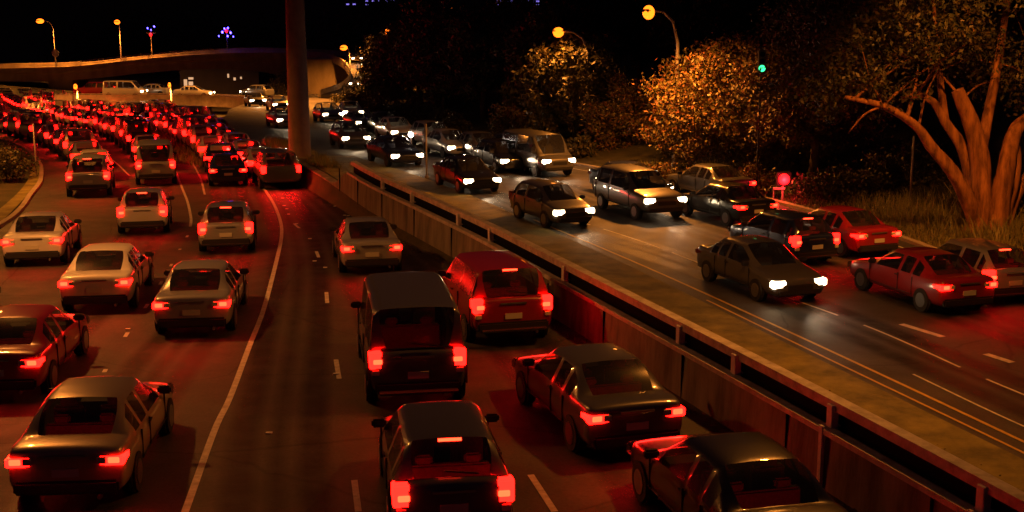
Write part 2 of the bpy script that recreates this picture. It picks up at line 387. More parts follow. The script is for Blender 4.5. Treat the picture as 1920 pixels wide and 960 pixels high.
# road studs
stud_px = [(543, 321), (571, 336), (628, 387), (646, 404), (653, 405), (530, 372), (538, 392), (541, 402), (533, 386), (556, 420), (581, 448), (610, 502), (590, 490), (870 * .58, 813), (315, 508), (240, 618), (630, 702)]
bm0 = bmesh.new(); box(bm0, (0, 0, .012), (.13, .09, .024)); bmesh.ops.bevel(bm0, geom=list(bm0.edges), offset=.006, segments=1, affect='EDGES')
sme = bpy.data.meshes.new('road_stud'); bm0.to_mesh(sme); bm0.free(); sme.materials.append(M['stud'])
for x, y in stud_px:
    p = hit(x, y, zL); o = bpy.data.objects.new('road_stud', sme); COL.objects.link(o); o.location = (p.x, p.y, zL(p.y) + .004)
    meta(o, 'small pale reflective stud on the dark left carriageway', 'road stud', 'reflective studs on the left carriageway')

# ---------------------------------------------------------------- median wall with rail
wl = [Vector((Xw(Y), Y, 0)) for Y in np.arange(-6, 72.1, 1.0)]
wpath = [Vector((p.x, p.y, zR(p.y))) for p in wl]
root = empty('median_wall', wpath[0]); meta(root, 'long concrete retaining wall dividing the two carriageways', 'wall')
def local(path, root): return [p - root.location for p in path]
bm = bmesh.new()
def sweepv(bm, path, proffn):
    rings = []
    for i, p in enumerate(path):
        t = path[min(i + 1, len(path) - 1)] - path[max(i - 1, 0)]; t.z = 0; t.normalize(); n = Vector((t.y, -t.x, 0))
        rings.append([bm.verts.new(p + n * a + Vector((0, 0, b))) for a, b in proffn(i)])
    m = len(rings[0])
    for r0, r1 in zip(rings, rings[1:]):
        for k in range(m): bm.faces.new((r0[k], r0[(k + 1) % m], r1[(k + 1) % m], r1[k]))
    bm.faces.new(rings[0][::-1]); bm.faces.new(rings[-1])
def low(i): return zL(wl[i].y) - zR(wl[i].y) - .25
def hgt(i):  # the parapet dies out past the start of the rail
    return 1.0 - .97 * sst(56, 60, wl[i].y)
sweepv(bm, local(wpath, root), lambda i: [(-.26, low(i)), (-.2, hgt(i)), (.2, hgt(i)), (.3, -.2)])
from_bm('wall_face', bm, M['concrete'], root)
jb = bmesh.new(); lp_ = local(wpath, root)
for i in range(4, 66, 4):
    t = (lp_[i + 1] - lp_[i - 1]); t.z = 0; t.normalize(); n = Vector((t.y, -t.x, 0)); rot = Matrix.Rotation(math.atan2(t.y, t.x) - R(90), 4, 'Z')
    box(jb, lp_[i] - n * .232 + Vector((0, 0, .35)), (.05, .025, 1.22), rot)
from_bm('joint_seams', jb, M['matt_black'], root)
n60 = [i for i, p in enumerate(wl) if p.y < 58][-1]
bm = bmesh.new(); sweep(bm, local(wpath[:n60], root), [(-.30, .96), (-.30, 1.06), (-.10, 1.06), (-.10, .96)])
from_bm('coping', bm, M['rail'], root)
bm = bmesh.new(); sweep(bm, local(wpath, root), [(-.55, low(0) + .2), (-.55, .14), (-.262, .14), (-.262, low(0) + .2)])
bm.free()
rail = empty('guard_rail', wpath[0]); meta(rail, 'pale steel guard rail on posts along the top of the median wall', 'guard rail')
bm = bmesh.new(); sweep(bm, local(wpath[:n60], rail), [(-.10, 1.35), (-.10, 1.52), (.14, 1.52), (.14, 1.35)])
from_bm('top_rail', bm, M['rail'], rail)
bm = bmesh.new(); sweep(bm, local(wpath[:n60], rail), [(.02, 1.003), (.02, 1.37), (.06, 1.37), (.06, 1.003)])
from_bm('gap_shade_sheet', bm, M['matt_black'], rail)  # near-black sheet stands in for the shaded gap under the rail
post_px = [(735, 357), (790, 383), (880, 425), (937, 455), (1085, 530), (1300, 648), (1400, 705), (1572, 805), (1860, 965)]
for i, (x, y) in enumerate(post_px):
    p = hit(x, y, zR, 1.0); Y = p.y
    big = x in (880, 937, 1085, 1300, 1400, 1572, 1860)
    a = Vector((Xw(Y + .5) - Xw(Y - .5), 1, 0)).normalized(); nx = Vector((a.y, -a.x, 0))
    c = Vector((Xw(Y), Y, zR(Y))) - rail.location
    bm = bmesh.new(); rot = Matrix.Rotation(math.atan2(a.y, a.x) - R(90), 4, 'Z')
    box(bm, c - nx * .09 + Vector((0, 0, 1.22)), (.14, .17 if big else .08, .46), rot)
    box(bm, c - nx * .06 + Vector((0, 0, 1.09)), (.2, .2, .03), rot)
    if x >= 1572: box(bm, c - nx * .285 + Vector((0, 0, .55)), (.06, .12, 1.1), rot)
    from_bm('post', bm, M['paint_rail'], rail, bevel=.008)

# kerbs
kb = bmesh.new(); kp = [Vector((Xr(Y) + .1, Y, zR(Y))) for Y in np.arange(-10, 170, 1.5)]
sweep(kb, kp, [(-.1, -.2), (-.1, .11), (.12, .13), (.12, -.2)])
meta(from_bm('right_kerb', kb, M['concrete_pale']), 'low concrete kerb beside the right verge', 'kerb', kind='structure')
kb = bmesh.new(); kp = [Vector((p.x, p.y, zL(p.y))) for p in Lleft_s if p.y > 8 and p.y < 120]
sweep(kb, kp, [(-.12, -.2), (-.12, .14), (.1, .13), (.1, -.2)])
meta(from_bm('left_kerb', kb, M['concrete_pale']), 'low concrete kerb at the left edge of the road', 'kerb', kind='structure')
# left verge: olive strip then dark shrubs
vl = [hit(x, y, zL) for x, y in [(-200, 495), (-40, 425), (0, 395), (38, 360), (56, 332), (55, 306), (20, 284), (-40, 266)]]
vr = [hit(x, y, zL) for x, y in [(-190, 510), (-30, 438), (8, 414), (54, 366), (74, 336), (67, 302), (28, 275), (-40, 258)]]
meta(strip_between('left_verge', spline(vl), spline(vr), zL, .09, M['shoulder'], 60, 3), 'olive verge strip inside the left bend', 'verge', kind='structure')

# ---------------------------------------------------------------- tall pillar
b = hit(563, 303, zR)
pil = empty('tall_pillar', b); meta(pil, 'tall brown concrete pillar rising from the median out of the picture', 'pillar')
bm = bmesh.new(); tube(bm, [(0, 0, -.8), (0, 0, .0), (-.02, 0, 8), (-.05, 0, 16)], [.62, .60, .5, .42], 28)
from_bm('shaft', bm, M['pillar'], pil, smooth=False).data.polygons.foreach_set('use_smooth', [True] * len(pil.children[0].data.polygons) if pil.children else [])
bm = bmesh.new(); cyl(bm, (0, 0, .05), .85, .5, seg=28); from_bm('footing', bm, M['concrete'], pil, bevel=.03)

# ---------------------------------------------------------------- street lamps
def street_lamp(head, base_z, armdir, label, energy, reach=2.0, size=.55, col=SODIUM, matl='sodium', cone=165, group='street lamps along the motorway', aim=None):
    h = Vector(head); a = Vector(armdir).normalized()
    base = Vector((h.x - a.x * reach, h.y - a.y * reach, base_z))
    r = empty('street_lamp', base); meta(r, label, 'street lamp', group)
    H = h.z - base_z; L = lambda t, z: (a.x * t, a.y * t, z)
    bm = bmesh.new(); tube(bm, [L(0, -.1), L(0, H * .5), L(0, H * .82), L(reach * .2, H * .95), L(reach * .55, H + .05), L(reach * .95, H + .12)], [.13, .10, .08, .07, .06, .05], 10)
    from_bm('pole', bm, M['steel'], r, smooth=True)
    bm = bmesh.new(); cyl(bm, (0, 0, .35), .17, .9, seg=12); from_bm('base_plinth', bm, M['steel'], r)
    ang = math.atan2(a.y, a.x); rot = Matrix.Rotation(ang, 4, 'Z')
    bm = bmesh.new(); box(bm, L(reach + size * .35, H + .12), (size * 1.5, size * .6, .14), rot); bmesh.ops.bevel(bm, geom=list(bm.edges), offset=.05, segments=2, affect='EDGES')
    from_bm('lamp_head', bm, M['steel'], r)
    bm = bmesh.new(); bmesh.ops.create_uvsphere(bm, u_segments=16, v_segments=10, radius=1, matrix=Matrix.Translation(L(reach + size * .35, H + .04)) @ rot @ Matrix.Diagonal((size * .72, size * .4, .22 + size * .16, 1)))
    from_bm('lamp_glass', bm, M[matl], r, smooth=True)
    ld = bpy.data.lights.new('lamp_light', 'SPOT'); ld.energy = energy; ld.color = col; ld.spot_size = R(cone); ld.spot_blend = .6; ld.shadow_soft_size = .25
    lo = bpy.data.objects.new('lamp_light', ld); COL.objects.link(lo); lo.parent = r; lo.location = L(reach + size * .35, H - .28)
    if aim: lo.rotation_euler = (Vector(aim) - h).to_track_quat('-Z', 'Y').to_euler()
    return r
LK = 1.0
street_lamp(at(78, 40, 231), -2.0, (-.3, -1, 0), 'orange street lamp farthest left above the overbridge railing', 46000 * LK, 3.2, 1.25)
street_lamp(at(220, 42, 231), -1.0, (.2, -1, 0), 'orange street lamp over the overbridge, beside the violet and red mast', 46000 * LK, 3.2, 1.25)
street_lamp(at(647, 90, 205), G(at(647, 90, 205).x, 205), (-.4, -1, 0), 'lowest orange street lamp, over the loop ramp right of the pillar', 22000 * LK, 1.5, 1.2)
street_lamp(at(727, 60, 150), G(at(730, 60, 151).x, 151), (-.2, -1, 0), 'orange street lamp above the leafy green tree', 22000 * LK, 1.0, .6)
street_lamp(at(845, 20, 180), G(at(840, 20, 181).x, 181), (.6, -1, 0), 'highest and faintest orange street lamp near the top centre', 9000 * LK, 1.5, .9)
street_lamp(at(1052, 62, 75), G(4.4, 75), (-1, -.15, 0), 'orange street lamp over the dark trees right of centre', 1500 * LK, 1.6, .45)
street_lamp(at(1219, 25, 59), G(8.4, 63), (-.42, -.9, 0), 'brightest orange street lamp on a curved pole behind the lit tree', 8500 * LK, 4.2, .62)
# lamps that stand just outside the picture and light the near road
street_lamp((7.2, 27, 10.5), .2, (-1, .1, 0), 'street lamp on the right verge beside the camera bridge', 2500 * LK, 6.0, .5)
street_lamp((-15.0, 34, 10.5), 0, (1, .1, 0), 'street lamp at the left kerb beside the camera bridge', 4600 * LK, 2.5, .5, col=(1, .31, .05))
street_lamp((-27, 62, 10.0), -.9, (1, .1, 0), 'street lamp on the left verge beyond the bend', 7000 * LK, 4.0, .5)
street_lamp((14.0, 36.5, 10.5), .6, (-1, .1, 0), 'added street lamp on the right verge aimed at the big tree', 3900 * LK, 6.0, .5, cone=88, aim=(15.8, 44, 2.0))  # added lamp, aimed to brighten the trunk while the road stays dim
street_lamp(at(560, -22, 150), zL(150), (-.05, -1, 0), 'added tall lamp hidden behind the tall pillar', 46000, 1.5, .6)  # added out of sight to brighten the low ramp and the bank
street_lamp(at(-90, 10, 138), zL(138), (.8, -.6, 0), 'added unseen lamp beside the far jam beyond the picture edge', 22000, 2.0, .6)  # unseen extra lamp that lifts the jam and the low ramp
street_lamp(at(142, 163, 145), zL(145), (.1, -1, 0), 'small amber lamp standing before the left end of the low ramp', 5000, .6, .5)
street_lamp(at(318, 160, 143), zL(143), (.1, -1, 0), 'small amber lamp standing before the middle of the low ramp', 5000, .6, .4)

def leaves_mesh(name, pts, size, mat, droop=.3):
    n = len(pts); pts = np.asarray(pts)
    a = rng.normal(size=(n, 3)); a /= np.linalg.norm(a, axis=1)[:, None]
    b = rng.normal(size=(n, 3)); b -= a * (a * b).sum(1)[:, None]; b /= np.linalg.norm(b, axis=1)[:, None]
    s = size * rng.uniform(.55, 1.35, n)[:, None]
    v = np.empty((n, 4, 3)); v[:, 0] = pts - a * s; v[:, 1] = pts + b * s * .45; v[:, 2] = pts + a * s; v[:, 3] = pts - b * s * .45
    me = bpy.data.meshes.new(name); me.vertices.add(n * 4); me.vertices.foreach_set('co', v.reshape(-1))
    me.loops.add(n * 4); me.loops.foreach_set('vertex_index', np.arange(n * 4, dtype=np.int32))
    me.polygons.add(n); me.polygons.foreach_set('loop_start', np.arange(0, n * 4, 4, dtype=np.int32)); me.polygons.foreach_set('loop_total', np.full(n, 4, dtype=np.int32))
    me.update(calc_edges=True); me.validate()
    me.materials.append(mat); return me

# ---------------------------------------------------------------- overbridge
BY = 230.0
def prof(pxs): return [(lambda p: (p.x, p.z))(at(x, y, BY)) for x, y in pxs]
top = prof([(-400, 136), (-150, 134), (0, 132), (130, 129), (190, 123), (250, 116), (330, 109), (420, 103), (500, 102), (560, 104), (640, 108)])
sof = prof([(-400, 155), (-150, 154), (0, 153), (90, 153), (130, 151), (190, 146), (250, 139), (330, 132), (420, 129), (500, 136), (560, 152), (640, 168)])
ob = empty('overbridge', (top[0][0], BY, top[0][1])); meta(ob, 'orange lit concrete road bridge crossing above the jammed traffic', 'bridge')
def lrp(pr, x): return interp(x, pr)
bm = bmesh.new(); o0 = ob.location; N = 60; rings = []
for i in range(N + 1):
    x = top[0][0] + (top[-1][0] - top[0][0]) * i / N; zt = lrp(top, x); zb = lrp(sof, x)
    rings.append([bm.verts.new(Vector(q) - o0) for q in [(x, BY, zt), (x, BY + 10, zt), (x, BY + 10, zb + .5), (x, BY + 1.6, zb), (x, BY + .25, zb), (x, BY + .25, (zt + zb) / 2 + .2), (x, BY, zt - .5)]])
for r0, r1 in zip(rings, rings[1:]):
    for k in range(7): bm.faces.new((r0[k], r0[(k + 1) % 7], r1[(k + 1) % 7], r1[k]))
bm.faces.new(rings[0]); bm.faces.new(rings[-1][::-1])
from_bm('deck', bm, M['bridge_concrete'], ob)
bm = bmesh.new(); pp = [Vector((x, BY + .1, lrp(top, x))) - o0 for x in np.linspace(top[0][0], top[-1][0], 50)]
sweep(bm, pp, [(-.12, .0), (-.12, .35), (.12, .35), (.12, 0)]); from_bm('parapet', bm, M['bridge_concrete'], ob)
bm = bmesh.new()
for hh in (.62, .88, 1.15): sweep(bm, pp, [(-.04, hh), (-.04, hh + .08), (.04, hh + .08), (.04, hh)])
from_bm('railing', bm, M['steel'], ob)
for i in range(0, 50, 2):
    bm = bmesh.new(); box(bm, pp[i] + Vector((0, -.06, .75)), (.12, .08, .95)); from_bm('railing_post', bm, M['steel'], ob)
bm = bmesh.new(); pp2 = [p + Vector((0, 9.8, 0)) for p in pp]; sweep(bm, pp2, [(-.12, .0), (-.12, .9), (.12, .9), (.12, 0)]); from_bm('parapet', bm, M['bridge_concrete'], ob)
for (x0, x1) in ((86, 134), (-330, -300)):
    a_, b_ = at(x0, 150, BY).x, at(x1, 150, BY).x
    bm = bmesh.new(); zt = -3.9; zb = -11
    box(bm, Vector(((a_ + b_) / 2, BY + 5.2, (zt + zb) / 2)) - o0, (b_ - a_, 9, zt - zb)); from_bm('pier', bm, M['bridge_concrete'], ob, bevel=.15)
# abutment wall right of the pillar
a_, b_ = at(560, 140, 214).x, at(652, 140, 214).x
ab = bmesh.new(); box(ab, ((a_ + b_) / 2, 216.5, -3.4), (b_ - a_, 4.5, 6.6)); box(ab, ((a_ + b_) / 2, 216.5, -.02), (b_ - a_ + .3, 4.8, .25))
meta(from_bm('abutment', ab, M['bridge_concrete'], bevel=.04), 'broad lit concrete abutment right of the tall pillar', 'abutment')

# low ramp crossing in front of the overbridge
ry = 150.0
rp = spline([at(104, 187, ry + 1.5), at(125, 187, ry + 1), at(250, 186, ry), at(380, 187, ry), at(470, 192, ry - 4), at(545, 202, ry - 9)], 2)
rm = empty('low_ramp', rp[0]); meta(rm, 'low elevated ramp with pale parapet between the jam and the overbridge', 'ramp')
bm = bmesh.new(); sweep(bm, local(rp, rm), [(0, 0), (0, -.7), (-10, -.7), (-10, 0)]); from_bm('ramp_deck', bm, M['asphalt'], rm)
bm = bmesh.new(); sweep(bm, local(rp, rm), [(.16, -.75), (.16, .55), (.01, .55), (.01, -.75)]); from_bm('parapet', bm, M['concrete_pale'], rm)
bm = bmesh.new(); sweep(bm, local(rp, rm), [(.0, .62), (.0, .70), (.08, .70), (.08, .62)]); from_bm('handrail', bm, M['steel'], rm)
for x in (300, 380, 440, 500):
    p = at(x, 200, ry - (5 if x > 460 else 1)) ; g = G(p.x, p.y)
    bm = bmesh.new(); cyl(bm, Vector((p.x, p.y + 2.2, (rp[0].z - .7 + g) / 2 - .3)) - rm.location, .5, abs(rp[0].z - .7 - g) + .6, seg=16); from_bm('column', bm, M['concrete'], rm)
# loop ramp right of the pillar
lp = spline([at(600, 103, 224), at(640, 108, 218), at(672, 120, 208), at(688, 143, 196), at(672, 164, 186), at(632, 178, 178)], 1.5)
lr = empty('loop_ramp', lp[0]); meta(lr, 'curving concrete loop ramp beside the leafy green tree', 'ramp')
bm = bmesh.new(); sweep(bm, local(lp, lr), [(-2.2, 0), (-2.2, -.5), (2.4, -.5), (2.4, 0)]); from_bm('ramp_deck', bm, M['asphalt'], lr)
for s in (-1, 1):
    bm = bmesh.new(); sweep(bm, local(lp, lr), [(2.3 * s + .1, -.6), (2.3 * s + .1, .7), (2.3 * s + .3, .7), (2.3 * s + .3, -.6)]); from_bm('parapet', bm, M['concrete_pale'], lr)
for i in range(4, len(lp) - 2, 6):
    p = lp[i]; g = G(p.x, p.y) - .3
    if p.z - .5 > g:
        bm = bmesh.new(); cyl(bm, Vector((p.x, p.y, (p.z - .45 + g) / 2)) - lr.location, .35, p.z - .45 - g, seg=12); from_bm('column', bm, M['concrete'], lr)

# lit scrub on the banks under the bridge end and below the loop ramp
V = []
for _ in range(9000):
    px = rng.uniform(470, 545) if rng.random() < .45 else rng.uniform(586, 700); Y = rng.uniform(196, 226)
    X = (px - 960) / F * Y; V.append((X, Y, G(X, Y) + abs(rng.normal()) * .45))
meta(link('bank_scrub', leaves_mesh('bank_scrub', V, .16, M['grass']), None), 'orange lit scrub on the banks beneath the bridge end and loop ramp', 'undergrowth', kind='stuff')

# masts with coloured beacons
def beacon_mast(px, py, Y, bz, label, cols):
    p = at(px, py, Y); r = empty('beacon_mast', (p.x, p.y, bz)); meta(r, label, 'beacon mast', 'masts with coloured beacons by the overbridge')
    H = p.z - bz
    bm = bmesh.new(); tube(bm, [(0, 0, 0), (0, 0, H + .5)], [.09, .06], 8); box(bm, (0, -.05, H), (1.6, .08, .08)); from_bm('mast', bm, M['steel'], r)
    for k, (dx, dz, c, s) in enumerate(cols):
        bm = bmesh.new(); bmesh.ops.create_uvsphere(bm, u_segments=12, v_segments=8, radius=s, matrix=Matrix.Translation((dx, -.25, dz))); box(bm, (dx, -.1, dz - s), (s, .1, .1))
        for v in bm.verts: v.co.z += H
        from_bm('beacon', bm, M[c], r, smooth=True)
beacon_mast(283, 62, 236, -1.5, 'mast with red lamp and faint blue lamps beside the second lamp of the bridge', [(0, -.3, 'red_lamp', .26), (-.5, .9, 'blue_lamp', .13), (.7, 1.2, 'blue_lamp', .15), (.1, .6, 'blue_lamp', .11)])
beacon_mast(425, 58, 236, -.4, 'mast with vivid blue lamps around a red one left of the pillar', [(0, 0, 'red_lamp', .24), (-.75, -.2, 'blue_lamp', .2), (.75, -.3, 'blue_lamp', .18), (-.35, .45, 'blue_lamp', .15), (.3, .55, 'blue_lamp', .15), (-1.4, -.9, 'blue_lamp', .12), (1.2, -1.0, 'blue_lamp', .12), (.2, -.9, 'blue_lamp', .15)])
# pale sign on the overbridge
p = at(104, 96, BY); r = empty('round_sign', (p.x, BY - .1, lrp(top, p.x) + .3)); meta(r, 'small pale round sign above the overbridge railing', 'sign')
bm = bmesh.new(); box(bm, (0, 0, 1.2), (.1, .08, 2.4)); from_bm('post', bm, M['steel'], r)
bm = bmesh.new(); cyl(bm, (0, -.08, 2.5), .65, .06, 'Y', 24); from_bm('sign_face', bm, M['plate'], r)

# ---------------------------------------------------------------- far buildings
def building(name, x0, x1, ytop, Y, base, label, wins, mat='win_cool', dep=14):
    a, b = at(x0, 0, Y).x, at(x1, 0, Y).x; zt = at(x0, ytop, Y).z
    r = empty(name, ((a + b) / 2, Y, base)); meta(r, label, 'building')
    bm = bmesh.new(); box(bm, (0, dep / 2, (zt - base) / 2), (b - a, dep, zt - base)); box(bm, (0, dep / 2, zt - base + .3), (b - a + .6, dep + .6, .6)); from_bm('walls', bm, M['facade'], r)
    for (px, py, w, h) in wins:
        c = at(px, py, Y); W_, H_ = w * Y / F, h * Y / F
        bm = bmesh.new(); box(bm, (c.x - r.location.x, -.05, c.z - base), (W_, .12, H_)); from_bm('window', bm, M[mat], r)
        bm = bmesh.new(); box(bm, (c.x - r.location.x, -.09, c.z - base - H_ / 2 - .15), (W_ + .3, .3, .2)); from_bm('sill', bm, M['facade'], r)
random.seed(3)
building('apartment_tower', 920, 1016, -60, 380, -2, 'far tower block with violet lit windows at top centre', [(932 + 9.5 * i, y, 6, 3.4) for i in range(9) for y in (3, 10, 16) if random.random() < .72])
building('office_block', 615, 760, -40, 400, -2, 'far dark block with faint windows just right of the pillar top', [(628 + 12 * i, y, 5, 2.4) for i in range(10) for y in (2, 8) if random.random() < .45])
building('low_building', 330, 480, 118, 262, -10, 'low dark building with lit windows seen beneath the overbridge', [(348, 155, 6, 12), (358, 147, 9, 4), (358, 157, 8, 8), (428, 142, 3, 7), (440, 148, 4, 5), (452, 146, 3, 4)], 'win_warm', 8)

# ---------------------------------------------------------------- foliage
def crown_pts(clumps, n):
    """clumps: (x,y,z,r); leaves crowd the outer shell of small sub clumps"""
    tot = sum(c[3] ** 2 for c in clumps); out = []
    for (x, y, z, r) in clumps:
        k = max(8, int(n * r * r / tot)); m = max(3, int(k / 90))
        d = rng.normal(size=(m, 3)); d /= np.linalg.norm(d, axis=1)[:, None]
        sub = d * (r * rng.uniform(.35, 1.0, m) ** .6)[:, None] * np.array([1, 1, .8])
        idx = rng.integers(0, m, k); dd = rng.normal(size=(k, 3)) * (.16 * r + .16)
        out.append(sub[idx] + dd * np.array([1, 1, .8]) + np.array([x, y, z]))
    return np.concatenate(out)
def clump_cloud(n, rx, ry, rz, cz, rmin, rmax):
    out = []
    for _ in range(n):
        while True:
            q = rng.uniform(-1, 1, 3)
            if .15 < (q ** 2).sum() < 1: break
        out.append((q[0] * rx, q[1] * ry, cz + q[2] * rz, rng.uniform(rmin, rmax)))
    return out
def make_tree(x, y, z, clumps, n, size, leaf, label, trunk_r=.2, name='tree', group=None, cat='tree', seedlimbs=7):
    r = empty(name, (x, y, z)); meta(r, label, cat, group)
    bm = bmesh.new(); zt = max(.6, np.mean([c[2] for c in clumps]))
    tube(bm, [(0, 0, -.4), (.1, 0, zt * .35), (-.08, .1, zt * .7), (.05, 0, zt)], [trunk_r * 1.25, trunk_r, trunk_r * .8, trunk_r * .5], 9, .06)
    for c in random.sample(clumps, min(seedlimbs, len(clumps))):
        t0 = random.uniform(.3, .8) * zt; e = Vector(c[:3]); s_ = Vector((0, 0, t0)); mid = s_.lerp(e, .5) + Vector((0, 0, .25))
        tube(bm, [s_, mid, e], [trunk_r * .5, trunk_r * .32, trunk_r * .1], 6, .05)
    from_bm('trunk', bm, M['bark_dark'], r, smooth=True)
    link('crown', leaves_mesh('crown', crown_pts(clumps, n), size, M[leaf]), None, r)
    return r
def dup_tree(t, loc, rz, sc, label, group=None):
    c = copy_tree(t); c.location = loc; c.rotation_euler = (0, 0, rz); c.scale = (sc,) * 3; c['label'] = label
    if group: c['group'] = group
    return c
# the big lit tree
p = at(1405, 190, 62); gz = G(p.x, p.y)
cl = clump_cloud(95, 5.3, 3.4, 3.2, p.z - gz + .1, .6, 1.15) + [(-.72, -7.2, at(1428, 138, 55.5).z - gz - .35, .3), (-1.0, -7.2, at(1428, 138, 55.5).z - gz - .05, .22), (-.35, -7.0, at(1428, 138, 55.5).z - gz - 1.1, .5), (-.7, -7.0, at(1428, 138, 55.5).z - gz - 1.9, .6)] + [(-2.5 + i * .9, -1.5 + (i % 3) * .4, .9 + .3 * (i % 2), .7) for i in range(8)]
make_tree(p.x, p.y, gz, cl, 42000, .1, 'leaf_warm', 'broad bushy tree with orange and yellow lit leaves, green signal showing through', .22)
p = at(1530, 150, 58); gz = G(p.x, p.y)
make_tree(p.x, p.y, gz, clump_cloud(55, 3.4, 2.2, 3.0, p.z - gz, .5, 1.0), 22000, .095, 'leaf_warm', 'looser reddish tree between the orange lit tree and the big tree', .18)
p = at(1185, 220, 72); gz = G(p.x, p.y)
make_tree(p.x, p.y, gz, clump_cloud(34, 2.4, 2.2, 2.1, p.z - gz, .5, .95), 12000, .1, 'leaf_warm', 'smaller dim tree touching the left side of the orange lit tree', .16)
p = at(1040, 232, 81); gz = G(p.x, p.y)
make_tree(p.x, p.y, gz, clump_cloud(7, .45, .45, .55, max(.8, p.z - gz), .3, .45), 1800, .09, 'leaf_green', 'small isolated pale green shrub in front of the dark trees', .05, name='shrub', cat='shrub')
p = at(742, 165, 140); gz = G(p.x, p.y)
make_tree(p.x, p.y, gz, clump_cloud(30, 3.2, 2.5, 2.9, p.z - gz, .8, 1.3), 11000, .17, 'leaf_green', 'leafy green tree right of the loop ramp', .2)
protoA = make_tree(*(lambda p: (p.x, p.y, G(p.x, p.y)))(at(860, 200, 118)), clump_cloud(40, 3.4, 3.2, 3.4, 4.6, .9, 1.5), 9000, .2, 'leaf_dark', 'dark bushy tree just right of the leafy green tree', .25, group='dark trees beyond the right carriageway')
protoB = make_tree(*(lambda p: (p.x, p.y, G(p.x, p.y)))(at(1090, 190, 104)), clump_cloud(34, 2.7, 2.7, 4.0, 5.2, .8, 1.3), 9000, .19, 'leaf_dark', 'tall dark tree behind the smaller dim tree', .25, group='dark trees beyond the right carriageway')
reg(protoA); reg(protoB)
tl = ['first dark tree beyond the white post lamp', 'second dark tree beyond the white post lamp', 'dark tree behind the small isolated pale green shrub', 'dark tree left of the curved lamp pole', 'dark tree under the lamp right of centre', 'dark tree behind the left part of the orange lit tree',
      'dark tree behind the right part of the orange lit tree', 'dark tree seen beneath the long low branch', 'dark tree left of the big orange trunk', 'dark tree behind the big orange trunk', 'dark tree between the red signal and the big trunk', 'dark tree on the hillside below the highest lamp',
      'dark tree on the hillside right of the loop ramp lamp', 'dark tree on the hillside above the leafy green tree', 'dark tree on the hillside below the violet windows', 'dark tree on the hillside right of the violet windows']
tp = [(815, 108), (935, 112), (1010, 106), (1200, 112), (1060, 128), (1300, 84), (1440, 86), (1590, 66), (1700, 72), (1860, 64), (1530, 76), (850, 165), (770, 190), (740, 178), (960, 168), (1130, 160)]
for i, (px, Y) in enumerate(tp):
    X = (px - 960) / F * (Y * CP + 8 * SP)
    sc = 1.0 if Y < 130 else 1.15
    dup_tree(protoA if i % 2 else protoB, (X, Y, G(X, Y) - .3), random.uniform(0, 6.28), sc * random.uniform(.85, 1.15), tl[i])
# far wood mass
P = []
for _ in range(420):
    Y = rng.uniform(262, 372); X = rng.uniform(-105, 120)
    if 262 < Y < 285 and X < -40: Y += 30
    g = G(X, Y); h = rng.uniform(5, 9) if X > -35 else rng.uniform(7, 10)
    k = 150; q = rng.normal(size=(k, 3)) * np.array([2.2, 2.2, h * .28]) + np.array([X, Y, g + h * .55]); q[:, 2] = np.maximum(q[:, 2], g); P.append(q)
meta(link('far_woodland', leaves_mesh('far_woodland', np.concatenate(P), .5, M['leaf_dark']), None), 'black wooded hillside filling the top of the picture', 'woodland', kind='stuff')
# shrubs: right verge row and left bend
sh = []
def shrub(px, py, Y, r_, leaf, label, n=2600, zf=None, group=None):
    X = (px - 960) / F * (Y * CP + 8 * SP); gz = G(X, Y)
    return make_tree(X, Y, gz, clump_cloud(9, r_, r_, r_ * .55, r_ * .6, r_ * .35, r_ * .6), n, .085, leaf, label, .05, name='shrub', cat='shrub', group=group)
for i, (px, Y, r_, lf, lb) in enumerate([(1250, 58, .9, 'leaf_warm', 'low rust coloured shrub under the left side of the orange lit tree'), (1340, 57, .8, 'leaf_dark', 'low dark shrub under the middle of the orange lit tree'),
        (1410, 56, .9, 'leaf_warm', 'low rust coloured shrub under the right side of the orange lit tree'), (1530, 54, .8, 'leaf_dark', 'dark shrub right of the red signal box'),
        (1600, 53, .9, 'leaf_dark', 'dark shrub between the red signal and the grass'), (1670, 54, 1.2, 'leaf_dark', 'dark shrub behind the tall grass'), (1740, 55, 1.4, 'leaf_dark', 'dark shrub just left of the big trunk base'), (1905, 46, 1.0, 'leaf_dark', 'dark shrub right of the big trunk base'),
        (960, 88, 1.0, 'leaf_warm', 'small reddish shrub beside the road below the dark trees'), (1110, 76, 1.0, 'leaf_dark', 'dark shrub at the road edge below the dim tree'), (840, 104, 1.2, 'leaf_warm', 'lit shrub right of the white post lamp'), (730, 122, 1.3, 'leaf_green', 'green shrub left of the white post lamp'), (660, 140, 1.3, 'leaf_green', 'green shrub at the foot of the loop ramp')]):
    shrub(px, 0, Y, r_, lf, lb)
for px, py, r_, lb in [(10, 340, 1.2, 'dark shrub inside the left bend, largest of the group'), (32, 315, .8, 'dark shrub inside the left bend beside the thin pole'), (-25, 320, 1.2, 'dark shrub inside the left bend at the picture edge'), (8, 298, .8, 'dark shrub inside the left bend, farthest back')]:
    p = hit(px, py, zL); make_tree(p.x, p.y, zL(p.y) - .05, clump_cloud(9, r_, r_, r_ * .5, r_ * .6, r_ * .35, r_ * .6), 2600, .085, 'leaf_dark', lb, .05, name='shrub', cat='shrub')

